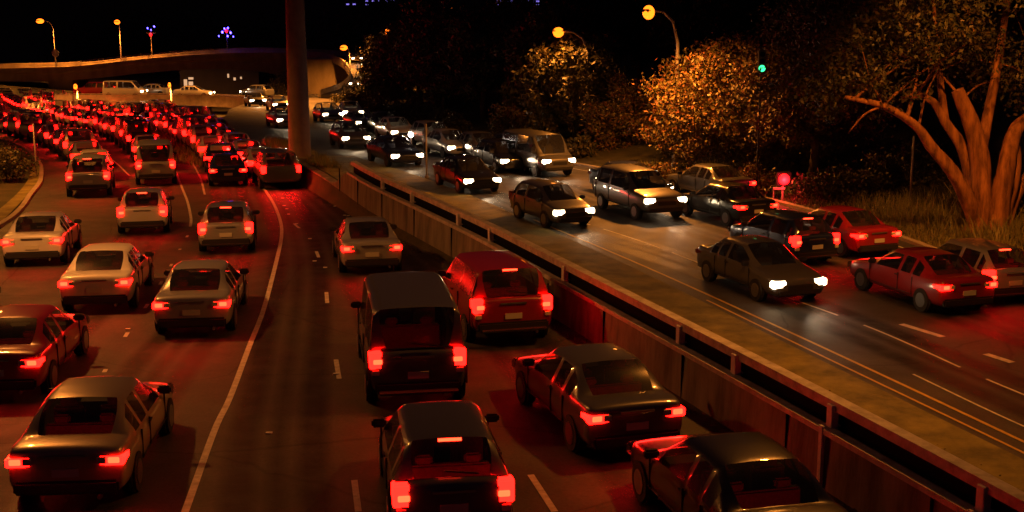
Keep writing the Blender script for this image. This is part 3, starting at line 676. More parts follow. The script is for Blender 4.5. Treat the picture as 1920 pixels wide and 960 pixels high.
# dark undergrowth and trees along the far verge
for i in range(16):
    Y = 70 + i * 5.2; X = Xr(Y) + 1.8 + (i * 7 % 5) * .5; rr = .8 + (i * 3 % 4) * .22
    make_tree(X, Y, G(X, Y) - .05, clump_cloud(8, rr, rr, rr * .6, rr * .6, rr * .35, rr * .6), 1700, .11, 'leaf_warm' if i % 5 == 2 else 'leaf_dark',
              'low dark shrub in the long row along the far road edge', .05, name='shrub', cat='shrub', group='shrubs along the far road edge')
for i in range(9):
    Y = 76 + i * 8; X = Xr(Y) + 5.5 + (i * 5 % 3)
    dup_tree(protoB if i % 2 else protoA, (X, Y, G(X, Y) - .4), i * 1.7, .8 + .05 * (i % 3), 'dark tree in the front row behind the far road edge', 'front row of dark trees')

# big multi stemmed tree at right
B0 = hit(1850, 452, zR); Y0 = B0.y; B0 = Vector((B0.x, Y0, G(B0.x, Y0)))
bt = empty('big_tree', B0); meta(bt, 'big old tree with several orange lit stems and a dark crown', 'tree')
bm = bmesh.new()
def limb(pts, r0, r1, seg=16, wob=.075):
    r0, r1 = (r0 * 1.12, r1 * 1.1) if r0 > .1 else (r0, r1)
    P = [at(x, y, Y0 + d) - B0 for x, y, d in pts]; P = spline(P, .22); n = len(P)
    tube(bm, P, [r0 + (r1 - r0) * (i / (n - 1)) ** .8 for i in range(n)], seg, wob)
limb([(1848, 470, 0), (1842, 420, 0), (1838, 360, 0), (1836, 300, .1), (1822, 235, .1), (1800, 178, -.1), (1796, 168, -.1)], .50, .19, 18)
limb([(1838, 465, 0), (1830, 410, -.1), (1803, 350, -.3), (1772, 305, -.5), (1748, 278, -.6), (1722, 240, -.8), (1690, 216, -1), (1655, 198, -1.2), (1620, 190, -1.4), (1585, 182, -1.6)], .34, .06)
limb([(1840, 460, .2), (1828, 380, .3), (1818, 320, .4), (1800, 270, .5), (1772, 228, .5), (1750, 190, .6), (1718, 178, .7), (1690, 185, .8)], .36, .08)
limb([(1856, 470, -.2), (1872, 400, -.2), (1884, 330, -.3), (1892, 280, -.2), (1906, 240, 0), (1935, 215, .2), (1960, 160, .4)], .42, .16)
limb([(1868, 470, 0), (1896, 385, .3), (1925, 335, .4), (1960, 300, .5), (2010, 240, .6)], .3, .1)
limb([(1880, 420, .1), (1904, 340, -.1), (1908, 290, -.1), (1900, 255, 0)], .18, .1)
limb([(1835, 300, .1), (1860, 180, .6), (1880, 60, 1.2), (1900, -60, 2)], .2, .08)
limb([(1700, 220, -1), (1715, 170, -.8), (1722, 120, -.5)], .09, .03, 8)
limb([(1655, 198, -1.2), (1620, 215, -1.3), (1590, 250, -1.3)], .06, .02, 6)
limb([(1772, 228, .5), (1760, 120, .8), (1750, 0, 1)], .14, .05, 8)
for k in range(13):
    x = random.uniform(1600, 2000); y = random.uniform(60, 190); d_ = random.uniform(-1.5, 2)
    sx, sy, sd = random.choice([(1655, 198, -1.2), (1722, 240, -.8), (1718, 178, .7), (1750, 190, .6), (1797, 176, -.1), (1800, 190, 0), (1935, 215, .2), (1862, 180, .6), (1600, 186, -1.5), (1960, 160, .4)])
    x = sx + (x - sx) * .45
    limb([(sx, sy, sd), ((sx + x) / 2 + random.uniform(-12, 12), (sy + y) / 2 - 6, (sd + d_) / 2), (x, y, d_), (x + random.uniform(-30, 30), y - random.uniform(30, 90), d_)], random.uniform(.03, .06), .01, 6)
for k in range(7):
    a = k * .9 + .3; tube(bm, [(math.cos(a) * .2, math.sin(a) * .2, .7), (math.cos(a) * .5, math.sin(a) * .45, .2), (math.cos(a) * .85, math.sin(a) * .8, -.15)], [.22, .2, .08], 8, .1)
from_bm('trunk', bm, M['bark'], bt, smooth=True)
cl = []
for _ in range(150):
    x = rng.uniform(1480, 2150); y = rng.uniform(-260, 195 - .12 * abs(x - 1700)); d = rng.uniform(-2.5, 6)
    if y > 150 and 1760 < x < 1850: y -= 60
    q = at(x, y, Y0 + d) - B0; cl.append((q.x, q.y, q.z, rng.uniform(.7, 1.3)))
for (x, y) in [(1520, 150), (1550, 200), (1500, 110), (1590, 150), (1560, 100), (1620, 130), (1480, 170), (1540, 60), (1600, 40), (1500, 30)]:
    q = at(x, y, Y0 + rng.uniform(-2, 1)) - B0; cl.append((q.x, q.y, q.z, .9))
link('crown', leaves_mesh('crown', crown_pts(cl, 52000), .095, M['leaf_dark']), None, bt)

# grass blades on the right verge
V = []; Fc = []
for _ in range(15000):
    Y = rng.uniform(34, 66) if rng.random() < .6 else rng.uniform(37, 50); X = Xr(Y) + .3 + abs(rng.normal()) * 2.6
    g = G(X, Y); h = rng.uniform(.08, .3)
    if abs(Y - 46.5) < 5 and X > Xr(Y) + 1.6 and rng.random() < .45: h = rng.uniform(.35, .9)
    a = rng.uniform(0, 6.28); w = rng.uniform(.015, .035); lx, ly = rng.normal(0, .3 * h, 2)
    i = len(V); V += [(X - math.cos(a) * w, Y - math.sin(a) * w, g), (X + math.cos(a) * w, Y + math.sin(a) * w, g), (X + lx, Y + ly, g + h)]; Fc.append((i, i + 1, i + 2))
me = bpy.data.meshes.new('grass'); me.from_pydata(V, [], Fc)
meta(link('grass', me, M['grass']), 'dry yellow grass growing on the verge round the big tree', 'grass', kind='stuff')
V = []; Fc = []
for _ in range(9000):
    Y = rng.uniform(70, 112); X = Xw(min(Y, 105)) - rng.uniform(.2, 5.8) * sst(66, 80, Y) - .3
    if rng.random() < .25: Y = rng.uniform(66, 80); X = Xw(Y) + rng.uniform(.3, 1.6)
    g = G(X, Y); h = rng.uniform(.15, .6); a = rng.uniform(0, 6.28); w = rng.uniform(.02, .05); lx, ly = rng.normal(0, .2 * h, 2)
    i = len(V); V += [(X - math.cos(a) * w, Y - math.sin(a) * w, g), (X + math.cos(a) * w, Y + math.sin(a) * w, g), (X + lx, Y + ly, g + h)]; Fc.append((i, i + 1, i + 2))
me = bpy.data.meshes.new('median_grass'); me.from_pydata(V, [], Fc)
meta(link('median_grass', me, M['grass']), 'rough lit grass on the bank round the tall pillar', 'grass', kind='stuff')

P = []
for _ in range(2600):
    Y = rng.uniform(18, 70); X = Xw(Y) + (rng.uniform(.4, 3.2) if rng.random() < .4 else -.3 - abs(rng.normal()) * .35)
    z_ = zR(Y) if X > Xw(Y) else zL(Y)
    P.append((X, Y, z_ + .015))
meta(link('fallen_leaves', leaves_mesh('fallen_leaves', P, .035, M['leaf_warm']), None), 'dry leaf litter along the foot of the median wall', 'litter', kind='stuff')
# ---------------------------------------------------------------- small street furniture
p = hit(1450, 378, zR); p = Vector((Xr(p.y) + .5, p.y, G(Xr(p.y) + .5, p.y)))
s = empty('warning_signal', p); meta(s, 'red glowing signal on a white bracket at the edge of the verge', 'signal')
bm = bmesh.new(); tube(bm, [(.1, 0, -.1), (.1, 0, .75)], [.05, .05], 10); tube(bm, [(-.28, 0, -.1), (-.28, 0, .62)], [.025, .025], 8); box(bm, (-.06, -.02, .62), (.5, .12, .09)); from_bm('bracket', bm, M['plate'], s)
bm = bmesh.new(); box(bm, (.13, .03, 1.02), (.62, .2, .6)); from_bm('housing', bm, M['black_trim'], s, bevel=.03)
for dx, dz in ((.13, 1.02),):
    bm = bmesh.new(); bmesh.ops.create_uvsphere(bm, u_segments=20, v_segments=12, radius=.24, matrix=Matrix.Translation((dx, -.1, dz)) @ Matrix.Diagonal((1, .6, 1, 1))); from_bm('lamp', bm, M['red_lamp'], s, smooth=True)
ld = bpy.data.lights.new('signal_light', 'POINT'); ld.energy = 60; ld.color = (1, .02, .03); ld.shadow_soft_size = .15; lo = bpy.data.objects.new('signal_light', ld); COL.objects.link(lo); lo.parent = s; lo.location = (.1, -.4, 1.0)
# green traffic signal seen through the leaves
p = at(1428, 128, 55.5); gz = G(p.x, p.y); s = empty('traffic_signal', (p.x, p.y, gz)); meta(s, 'green traffic signal on a mast in front of the orange lit leaves', 'traffic light')
bm = bmesh.new(); tube(bm, [(0, .15, -.1), (0, .15, p.z - gz + .3)], [.05, .045], 10); from_bm('mast', bm, M['black_trim'], s)
bm = bmesh.new(); box(bm, (0, 0, p.z - gz + .3), (.32, .2, 1.0)); from_bm('housing', bm, M['black_trim'], s, bevel=.03)
bm = bmesh.new(); cyl(bm, (0, -.11, p.z - gz), .14, .05, 'Y', 20); from_bm('green_lamp', bm, M['green_lamp'], s)
for dz in (.3, .6):
    bm = bmesh.new(); cyl(bm, (0, -.11, p.z - gz + dz), .11, .04, 'Y', 20); from_bm('unlit_lens', bm, M['matt_black'], s)
# white post lamp and thin poles
p = hit(771, 300, zR); g = at(771, 256, p.y); gz = zR(p.y)
s = empty('post_lamp', (p.x, p.y, gz)); meta(s, 'short post with small white lamp where the trees meet the road', 'post lamp')
bm = bmesh.new(); tube(bm, [(0, 0, 0), (0, 0, g.z - gz)], [.05, .04], 10); from_bm('post', bm, M['steel'], s)
bm = bmesh.new(); bmesh.ops.create_uvsphere(bm, u_segments=16, v_segments=10, radius=.14, matrix=Matrix.Translation((0, 0, g.z - gz + .1))); from_bm('lamp', bm, M['white_lamp'], s, smooth=True)
def pole(px, py0, py1, zf, r_, label):
    p = hit(px, py0, zf); t = at(px, py1, p.y)
    s = empty('thin_pole', p); meta(s, label, 'pole')
    bm = bmesh.new(); tube(bm, [(0, 0, 0), (0, 0, t.z - p.z)], [r_, r_ * .8], 10); from_bm('shaft', bm, M['steel'], s, smooth=True)
    bm = bmesh.new(); cyl(bm, (0, 0, .06), r_ * 2.2, .12, seg=12); from_bm('foot', bm, M['concrete'], s)
pole(800, 334, 232, zR, .045, 'thin bare pole just right of the white post lamp')
pole(69, 332, 232, zL, .045, 'thin pole beside the left bend')
pole(142, 258, 158, zL, .04, 'thin pole rising out of the far jam')
pole(1312, 905, 822, zL, .02, 'short thin marker rod near the foot of the median wall')
pole(1160 + 545, 400, 255, zR, .05, 'thin bare pole in the dark beneath the low branch')

# ---------------------------------------------------------------- cars
SPEC = {
 'saloon': dict(L=4.55, W=1.84, H=1.45, zb=.22, belt=.93, hood=.86, deck=.98, ys=(-1.62, -.95, .25, 1.12), roof=.60, tail='h'),
 'hatchback': dict(L=4.05, W=1.78, H=1.50, zb=.22, belt=.95, hood=.90, deck=.98, ys=(-1.86, -1.42, .35, 1.10), roof=.60, tail='v'),
 'four wheel drive': dict(L=4.7, W=1.94, H=1.78, zb=.32, belt=1.10, hood=1.06, deck=1.12, ys=(-2.24, -2.0, .35, 1.08), roof=.70, tail='v'),
 'van': dict(L=4.95, W=1.92, H=2.02, zb=.30, belt=1.15, hood=1.06, deck=1.16, ys=(-2.40, -2.30, 1.15, 1.85), roof=.78, tail='v'),
}
def car_shell(sp):
    L, Wd, H = sp['L'] / 2, sp['W'] / 2, sp['H']; zb = sp['zb']; y1, y2, y3, y4 = sp['ys']
    bl, hd, dk = sp['belt'], sp['hood'], sp['deck']; rf = sp['roof']
    def sec(y, w, bel, cab=None, lift=0.0, zbb=None):
        z0 = zb if zbb is None else zbb
        base = [(0, z0), (w * .84, z0), (w * .97, z0 + .12), (w, (z0 + bel) * .52), (w * .955, bel)]
        if cab: rr, zr = cab; top_ = [(rr + .05, zr - .10), (rr - .05, zr - .015), (0, zr + .015)]
        else: top_ = [(w * .86, bel + .02), (w * .62, bel + .045 + lift), (0, bel + .055 + lift)]
        return (y, base + top_)
    S = [sec(-L, Wd * .86, dk - .13, zbb=zb + .12), sec(-L + .05, Wd * .95, dk - .03, zbb=zb + .02), sec(-L + .22, Wd * .99, dk)]
    if y1 > -L + .5: S.append(sec(y1 - .1, Wd, dk + .0))
    S.append(sec(y1, Wd, max(bl, dk - .02)))
    n_deck = len(S) - 1
    S.append(sec(y1 + (y2 - y1) * .5, Wd, bl, (rf + (Wd * .86 - rf) * .35, dk + (H - dk) * .62)))
    S.append(sec(y2, Wd, bl, (rf, H - .03)))
    S.append(sec(y2 + .10, Wd, bl, (rf, H - .01)))
    ym = (y2 + y3) / 2
    S.append(sec(ym - .06, Wd, bl, (rf + .01, H))); S.append(sec(ym + .06, Wd, bl, (rf + .01, H)))
    S.append(sec(y3 - .1, Wd, bl - .01, (rf, H - .015)))
    S.append(sec(y3, Wd, bl - .01, (rf, H - .03)))
    S.append(sec(y3 + (y4 - y3) * .55, Wd, (bl + hd) / 2, (rf + (Wd * .86 - rf) * .4, hd + (H - hd) * .5)))
    S.append(sec(y4, Wd, hd + .02)); n_cowl = len(S) - 1
    S.append(sec(y4 + .1, Wd, hd)); S.append(sec(L - .55, Wd * .99, hd - .05)); S.append(sec(L - .2, Wd * .94, hd - .12)); S.append(sec(L - .04, Wd * .86, hd - .2, zbb=zb + .02)); S.append(sec(L, Wd * .76, hd - .30, zbb=zb + .12))
    bm = bmesh.new(); rings = []
    for y, pts in S:
        rr = [bm.verts.new((x, y, z)) for x, z in pts]
        ll = [bm.verts.new((-x, y, z)) for x, z in pts[1:-1]][::-1]
        rings.append(rr + ll)
    n = len(rings[0])
    for i, (r0, r1) in enumerate(zip(rings, rings[1:])):
        for k in range(n):
            f = bm.faces.new((r0[k], r1[k], r1[(k + 1) % n], r0[(k + 1) % n])); kk = k if k < 7 else n - 1 - k
            mi = 0
            rear = i in (n_deck, n_deck + 1); front = i in (n_cowl - 2, n_cowl - 1)
            if kk == 6 and rear: mi = 1
            if kk == 6 and front: mi = 2
            if kk == 4 and n_deck + 1 <= i <= n_cowl - 2 and S[i][0] not in (ym - .06,) and i not in (n_deck + 2, n_cowl - 3 if False else -1): mi = 3
            f.material_index = mi; f.smooth = True
    bm.faces.new(rings[0]); bm.faces.new(rings[-1][::-1])
    bmesh.ops.recalc_face_normals(bm, faces=bm.faces)
    for f in bm.faces: f.smooth = True
    return bm
def split_shell(sp, level):
    bm = car_shell(sp); me = bpy.data.meshes.new('tmp')
    for i in range(4): me.materials.append(M['glass'])
    cr = bm.edges.layers.float.new('crease_edge') if bm.edges.layers.float.get('crease_edge') is None else bm.edges.layers.float['crease_edge']
    for e in bm.edges:
        if len(e.link_faces) == 2 and e.link_faces[0].material_index != e.link_faces[1].material_index: e[cr] = .9
    cv = bm.verts.layers.float.new('crease_vert')
    for v in bm.verts:
        ks = [f.material_index for f in v.link_faces]; g_ = [k for k in ks if k]
        if len(g_) == 1: v[cv] = .85           # corner of a window
    bm.to_mesh(me); bm.free()
    o = bpy.data.objects.new('tmp', me); COL.objects.link(o)
    md = o.modifiers.new('s', 'SUBSURF'); md.levels = level; md.render_levels = level
    dg = bpy.context.evaluated_depsgraph_get(); ev = bpy.data.meshes.new_from_object(o.evaluated_get(dg))
    bpy.data.objects.remove(o)
    out = {}
    for key, idx in (('body', 0), ('rear_window', 1), ('windscreen', 2), ('side', 3)):
        b = bmesh.new(); b.from_mesh(ev)
        bmesh.ops.delete(b, geom=[f for f in b.faces if f.material_index != idx], context='FACES')
        for f in b.faces: f.material_index = 0
        out[key] = b
    sl = out.pop('side'); sr = sl.copy()
    bmesh.ops.delete(sl, geom=[f for f in sl.faces if f.calc_center_median().x > 0], context='FACES')
    bmesh.ops.delete(sr, geom=[f for f in sr.faces if f.calc_center_median().x < 0], context='FACES')
    out['side_left'] = sl; out['side_right'] = sr
    return out
def bmobj(name, bm, mat, parent, smooth=True):
    me = bpy.data.meshes.new(name); bm.to_mesh(me); bm.free()
    if smooth: me.polygons.foreach_set('use_smooth', [True] * len(me.polygons))
    return link(name, me, mat, parent)
def make_car(kind, detail, lights):
    sp = SPEC[kind]; L, Wd, H = sp['L'] / 2, sp['W'] / 2, sp['H']; zb = sp['zb']
    r = empty(kind.replace(' ', '_') + '_car' if kind != 'van' else 'van', (0, 0, -50)); meta(r, cat='van' if kind == 'van' else 'car')
    sh_ = split_shell(sp, 2 if detail else 1)
    bmobj('body', sh_['body'], M['paint_grey'], r)
    if detail or lights == 'tail': bmobj('rear_window', sh_['rear_window'], M['glass'], r)
    if detail or lights == 'head': bmobj('windscreen', sh_['windscreen'], M['glass'], r)
    bmobj('side_windows' if False else 'side_window', sh_['side_left'], M['glass'], r); bmobj('side_window', sh_['side_right'], M['glass'], r)
    dk = sp['deck']
    zt = dk - .17
    for s in (-1, 1):
        bm = bmesh.new()
        if sp['tail'] == 'h': box(bm, (s * (Wd * .76), -L + .065, zt - .02), (.38 if detail else .54, .15, .15 if detail else .24)); box(bm, (s * (Wd * .93), -L + .22, zt - .01), (.08, .3, .12))
        else: box(bm, (s * (Wd * .84), -L + .09, zt + .02), (.24, .17, .34)); box(bm, (s * (Wd * .93), -L + .2, zt + .05), (.09, .24, .22))
        if lights == 'tail' or detail:
            o = from_bm('tail_light', bm, M['tail'] if lights == 'tail' else nm_dead, r, bevel=.02)
            if detail and lights == 'tail':
                bm = bmesh.new(); box(bm, (s * (Wd * .80), -L - .02, zt + .0), (.17, .03, .09)); from_bm('brake_lamp', bm, M['tail_core'], o, bevel=.01)
        else: bm.free()
        if detail or lights == 'head':
            bm = bmesh.new(); box(bm, (s * (Wd * .70), L - .12, sp['hood'] - .26), (.42, .22, .2)); from_bm('headlight', bm, M['head'] if lights == 'head' else M['glass'], r, bevel=.03)
    if detail or lights == 'head':
        bm = bmesh.new(); box(bm, (0, L - .03, sp['hood'] - .36), (.8, .1, .16)); from_bm('grille', bm, M['black_trim'], r, bevel=.02)
    if detail:
        y1_, y2_, y3_, y4_ = sp['ys']; bz = sp['belt']
        for s in (-1, 1):
            bm = bmesh.new(); box(bm, (s * .38, y3_ - .62, bz - .12), (.5, .14, .62)); box(bm, (s * .38, y3_ - .64, bz + .25), (.26, .1, .17)); from_bm('seat', bm, M['seat'], r, bevel=.03)
        bm = bmesh.new(); box(bm, (0, max(y2_ + .05, y3_ - 1.55), bz - .2), (1.25, .14, .5))
        for s in (-1, 1): box(bm, (s * .36, max(y2_ + .05, y3_ - 1.55), bz + .12), (.25, .1, .15))
        from_bm('rear_seat', bm, M['seat'], r, bevel=.03)
        bm = bmesh.new(); box(bm, (0, (y1_ + y4_) / 2, zb + .1), (1.5, y4_ - y1_ + .6, .04)); box(bm, (0, y4_ - .25, sp['hood'] - .12), (1.4, .35, .2)); from_bm('dashboard', bm, M['black_trim'], r)
        bm = bmesh.new(); box(bm, (0, -L + .04, zb + .16), (Wd * 1.72, .16, .22)); from_bm('rear_bumper', bm, M['black_trim'], r, bevel=.04)
        bm = bmesh.new(); box(bm, (0, L - .05, zb + .15), (Wd * 1.5, .14, .2)); from_bm('front_bumper', bm, M['black_trim'], r, bevel=.04)
        bm = bmesh.new(); box(bm, (0, -L - .012, .62 + (zb - .22)), (.40, .02, .13)); from_bm('number_plate', bm, M['plate'], r)
        if kind != 'saloon': bm = bmesh.new(); box(bm, (.12, sp['ys'][0] - .045, sp['deck'] + .13), (.5, .02, .025), Matrix.Rotation(.12, 4, 'Y')); from_bm('rear_wiper', bm, M['black_trim'], r)
        bm = bmesh.new(); box(bm, (0, -L - .005, dk - .11), (.62, .03, .045)); from_bm('boot_handle', bm, M['rim'], r, bevel=.008)
        bm = bmesh.new(); cyl(bm, (Wd * .55, -L + .02, zb + .02), .035, .22, 'Y', 12); from_bm('exhaust', bm, M['rim'], r)
        if lights == 'tail' and kind in ('hatchback', 'four wheel drive'):
            bm = bmesh.new(); y_ = sp['ys'][1]; box(bm, (0, y_ - .04, H - .05), (.34, .05, .03)); from_bm('high_brake_light', bm, M['tail_core'], r)
        for s in (-1, 1):
            bm = bmesh.new(); box(bm, (s * (Wd + .03), sp['ys'][3] - .28, sp['belt'] + .05), (.24, .10, .14)); from_bm('mirror', bm, M['black_trim'], r, bevel=.03)
            bm = bmesh.new()
            for yy in (sp['ys'][3] - .12, (sp['ys'][1] + sp['ys'][2]) / 2, sp['ys'][1] - .05): box(bm, (s * (Wd - .012), yy, (sp['belt'] + zb) / 2 + .05), (.03, .012, sp['belt'] - zb - .22))
            box(bm, (s * (Wd - .012), (sp['ys'][1] + sp['ys'][3]) / 2, zb + .17), (.03, sp['ys'][3] - sp['ys'][1] - .1, .012)); from_bm('door_seams', bm, M['black_trim'], r)
            bm = bmesh.new(); box(bm, (s * (Wd * .60 if sp['tail'] == 'h' else Wd * .84), -L + .05 if sp['tail'] == 'v' else -L + .02, zt - (.22 if sp['tail'] == 'v' else .0)), (.14, .12, .1)); from_bm('reversing_lamp', bm, M['plate'], r, bevel=.01)
            bm = bmesh.new(); box(bm, (s * (Wd + .0), sp['ys'][2] - .55, sp['belt'] - .12), (.03, .16, .03)); from_bm('door_handle', bm, M['black_trim'], r)
    wy = (-L + .82, L - .86)
    for y in wy:
        for s in (-1, 1):
            bm = bmesh.new(); cyl(bm, (s * (Wd - .10), y, .32), .32, .22, 'X', 24 if detail else 12); w = from_bm('wheel', bm, M['tyre'], r, bevel=0)
            if detail: bm = bmesh.new(); cyl(bm, (s * (Wd - .06), y, .36), .385, .05, 'X', 28); from_bm('wheel_arch', bm, M['black_trim'], r)
            if detail: bm = bmesh.new(); cyl(bm, (s * (Wd + .012), y, .32), .20, .02, 'X', 16); from_bm('rim', bm, M['rim'], w)
    if lights == 'head':
        ld = bpy.data.lights.new('headlight_beam', 'SPOT'); ld.energy = 95; ld.color = (1, .70, .42); ld.spot_size = R(70); ld.spot_blend = .8; ld.shadow_soft_size = .1
        lo = bpy.data.objects.new('headlight_beam', ld); COL.objects.link(lo); lo.parent = r; lo.location = (0, L + .15, .7); lo.rotation_euler = (R(82), 0, 0)
    else:
        ld = bpy.data.lights.new('tail_glow', 'AREA'); ld.energy = 13 if detail else 75; ld.color = (1, .012, .008); ld.shape = 'RECTANGLE'; ld.size = 1.5; ld.size_y = .15
        lo = bpy.data.objects.new('tail_glow', ld); COL.objects.link(lo); lo.parent = r; lo.location = (0, -L - .10, zt); lo.rotation_euler = (R(-75), 0, 0)
    reg(r); return r
nm_dead = nmat('unlit_red_lens', (.12, .005, .005), .3)
PROTO = {}
def place_car(kind, detail, lights, pos, heading, colour, label, group, scale=1.0, slope=0.0):
    key = (kind, detail, lights)
    if key not in PROTO:
        o = make_car(*key); PROTO[key] = o; USED.setdefault(key, 0)
    if USED.get(key, 0) == 0: o = PROTO[key]; USED[key] = 1; fresh = True
    else: o = copy_tree(PROTO[key]); fresh = False
    o.location = pos; o.rotation_euler = (slope, 0, heading); o.scale = (scale,) * 3
    o['label'] = label; o['group'] = group
    for ch in KIDS[PROTO[key].name] if fresh else CH[o.name]:
        if ch.type == 'MESH' and ch.name.startswith('body'):
            ch.material_slots[0].link = 'OBJECT'; ch.material_slots[0].material = M['paint_' + colour]
    return o
USED = {}; CH = {}
def copy_tree(o, parent=None):
    c = o.copy(); COL.objects.link(c); c.parent = parent
    CH[c.name] = [copy_tree(ch, c) for ch in KIDS.get(o.name, [])]
    return c
def nearest_on(line, p):
    k = min(range(len(line)), key=lambda i: (line[i].x - p.x) ** 2 + (line[i].y - p.y) ** 2)
    a, b = line[max(0, k - 2)], line[min(len(line) - 1, k + 2)]; t = b - a; t.z = 0
    return k, t.normalized()
ORD = ['first', 'second', 'third', 'fourth', 'fifth', 'sixth', 'seventh', 'eighth', 'ninth', 'tenth', 'eleventh', 'twelfth']
LANE = {
 'A': [(-330, 760), (-150, 600), (60, 452), (165, 337), (172, 298), (120, 258), (40, 234), (-30, 214), (-40, 196), (-18, 176), (-14, 163), (-14, 156)],
 'B': [(-260, 960), (-10, 680), (178, 530), (268, 395), (292, 317), (266, 264), (196, 230), (110, 212), (40, 194), (14, 181), (2, 169), (2, 158)],
 'C': [(20, 1020), (125, 860), (365, 560), (432, 395), (425, 312), (386, 265), (318, 233), (220, 212), (120, 196), (55, 181), (28, 169), (20, 158)],
 'D': [(560, 350), (515, 315), (470, 288), (415, 255), (350, 228), (260, 209), (160, 195), (90, 180), (52, 169), (36, 158)],
 'E': [(890, 1060), (850, 925), (783, 690), (697, 465), (640, 400), (560, 340)],
 'F': [(1560, 1060), (1400, 925), (1190, 775), (950, 575), (820, 470)],
}
LANE['Z'] = [(-60, 262), (-20, 236), (-90, 215), (-120, 195), (-100, 175), (-80, 160)]
LANE['Y'] = [(455, 262), (400, 238), (340, 219), (280, 207), (200, 198), (130, 189), (84, 177), (64, 167), (52, 157)]
LD = {'Z': 'the lane at the picture edge', 'Y': 'the merging lane by the bank', 'A': 'the leftmost lane', 'B': 'the second lane from the left', 'C': 'the lane along the solid white line', 'D': 'the rightmost lane of the jam', 'E': 'the lane right of the empty lane', 'F': 'the lane beside the median wall'}
LN = {k: spline([hit(x, y, zL, .85) for x, y in v], .5) for k, v in LANE.items()}
near = { # light centre pixel -> kind, colour
 'A': [((-150, 600), 'hatchback', 'silver'), ((58, 452), 'saloon', 'white'), ((165, 337), 'four wheel drive', 'silver')],
 'B': [((-14, 684), 'saloon', 'red'), ((178, 530), 'saloon', 'white'), ((268, 398), 'hatchback', 'white'), ((290, 318), 'van', 'silver')],
 'C': [((122, 864), 'saloon', 'pale gold'), ((362, 566), 'saloon', 'silver'), ((430, 430), 'hatchback', 'silver'), ((426, 320), 'saloon', 'dark blue')],
 'E': [((852, 930), 'hatchback', 'grey'), ((783, 690), 'van', 'grey'), ((697, 465), 'saloon', 'silver')],
 'F': [((1490, 1000), 'saloon', 'black'), ((1195, 778), 'saloon', 'grey'), ((965, 585), 'four wheel drive', 'red')],
}
GQ = 'cars queuing away from the camera with red tail lights'
def put_tail(lane, k, t, kind, colour, label, detail):
    P = LN[lane][k]; sp = SPEC[kind]
    c = Vector((P.x, P.y, 0)) + t * sp['L'] / 2
    h = math.atan2(t.y, t.x) - R(90)
    sl = math.atan2(zL(c.y + t.y * 2) - zL(c.y - t.y * 2), 4)
    return place_car(kind, detail, 'tail', (c.x, c.y, zL(c.y) + .0), h, colour, label, GQ, 1.06, sl)
placed = {}
for lane, items in near.items():
    for i, (pxy, kind, colour) in enumerate(items):
        k, t = nearest_on(LN[lane], hit(pxy[0], pxy[1], zL, .85))
        nm = kind if kind in ('van', 'four wheel drive') else kind + ' car'
        put_tail(lane, k, t, kind, colour, f'{colour} {nm}, {ORD[i]} from the camera in {LD[lane]}', True); placed[lane] = (k, i + 1)
kinds = ['saloon', 'hatchback', 'four wheel drive', 'saloon', 'van', 'hatchback']; cols = ['silver', 'black', 'white', 'grey', 'dark blue', 'silver', 'red', 'white', 'silver']
for lane in 'ABCDY':
    line = LN[lane]; k, n = placed.get(lane, (12, 0)); acc = 0
    first = True; gap = 6.3
    while k < len(line) - 3:
        k += 1; acc += (line[k] - line[k - 1]).length
        if acc >= gap or (lane == 'D' and first):
            acc = 0; gap = random.uniform(5.3, 6.1); first = False
            _, t = nearest_on(line, line[k]); kd = random.choice(kinds); co = random.choice(cols); nm = kd if kd in ('van', 'four wheel drive') else kd + ' car'
            far = n >= 10
            lab = f'{co} {nm}, {ORD[n]} from the camera in {LD[lane]}' if not far else f'{co} {nm} in {LD[lane]}, ' + ('at the bend' if line[k].y < 108 else 'nearing the low ramp' if line[k].y < 140 else 'beside the low ramp' if line[k].y < 190 else 'under the overbridge')
            put_tail(lane, k, t, kd, co, lab, False); n += 1

# oncoming and departing traffic on the right carriageway (lane centre lines on the ground)
RL = {
 'R1': [(2200, 860), (1920, 745), (1500, 572), (1250, 480), (1065, 425), (900, 362), (800, 326), (700, 292), (620, 262), (540, 240), (480, 222)],
 'R2': [(2100, 685), (1920, 628), (1600, 520), (1250, 415), (1100, 366), (950, 320), (850, 292), (760, 266), (660, 238), (590, 222), (520, 206), (470, 198)],
 'R3': [(2100, 625), (1920, 578), (1750, 515), (1480, 442), (1220, 375), (1050, 333), (900, 296), (760, 260), (690, 236), (620, 206)],
 'R4': [(2100, 580), (1920, 535), (1700, 460), (1480, 402), (1220, 345), (1050, 313), (950, 297)],
}
RN = {k: spline([hit(x, y, zR) for x, y in v], .5) for k, v in RL.items()}
RD = {'R1': 'the lane nearest the median wall', 'R2': 'the second lane from the median wall', 'R3': 'the third lane from the median wall', 'R4': 'the lane beside the verge'}
def put_right(lane, px, py, kind, colour, lights, label, detail=True):
    k, t = nearest_on(RN[lane], hit(px, py, zR)); P = RN[lane][k]
    L = SPEC[kind]['L'] / 2
    c = Vector((P.x, P.y, 0)) + t * L          # px marks the end that faces the camera
    h = math.atan2(t.y, t.x) - R(90) + (R(180) if lights == 'head' else 0)
    sl = math.atan2(zR(c.y + 2) - zR(c.y - 2), 4) * (1 if lights == 'tail' else -1)
    place_car(kind, detail, lights, (c.x, c.y, zR(c.y)), h, colour, label, 'oncoming cars with headlights' if lights == 'head' else 'cars with red tail lights on the right carriageway', 1.0, sl)
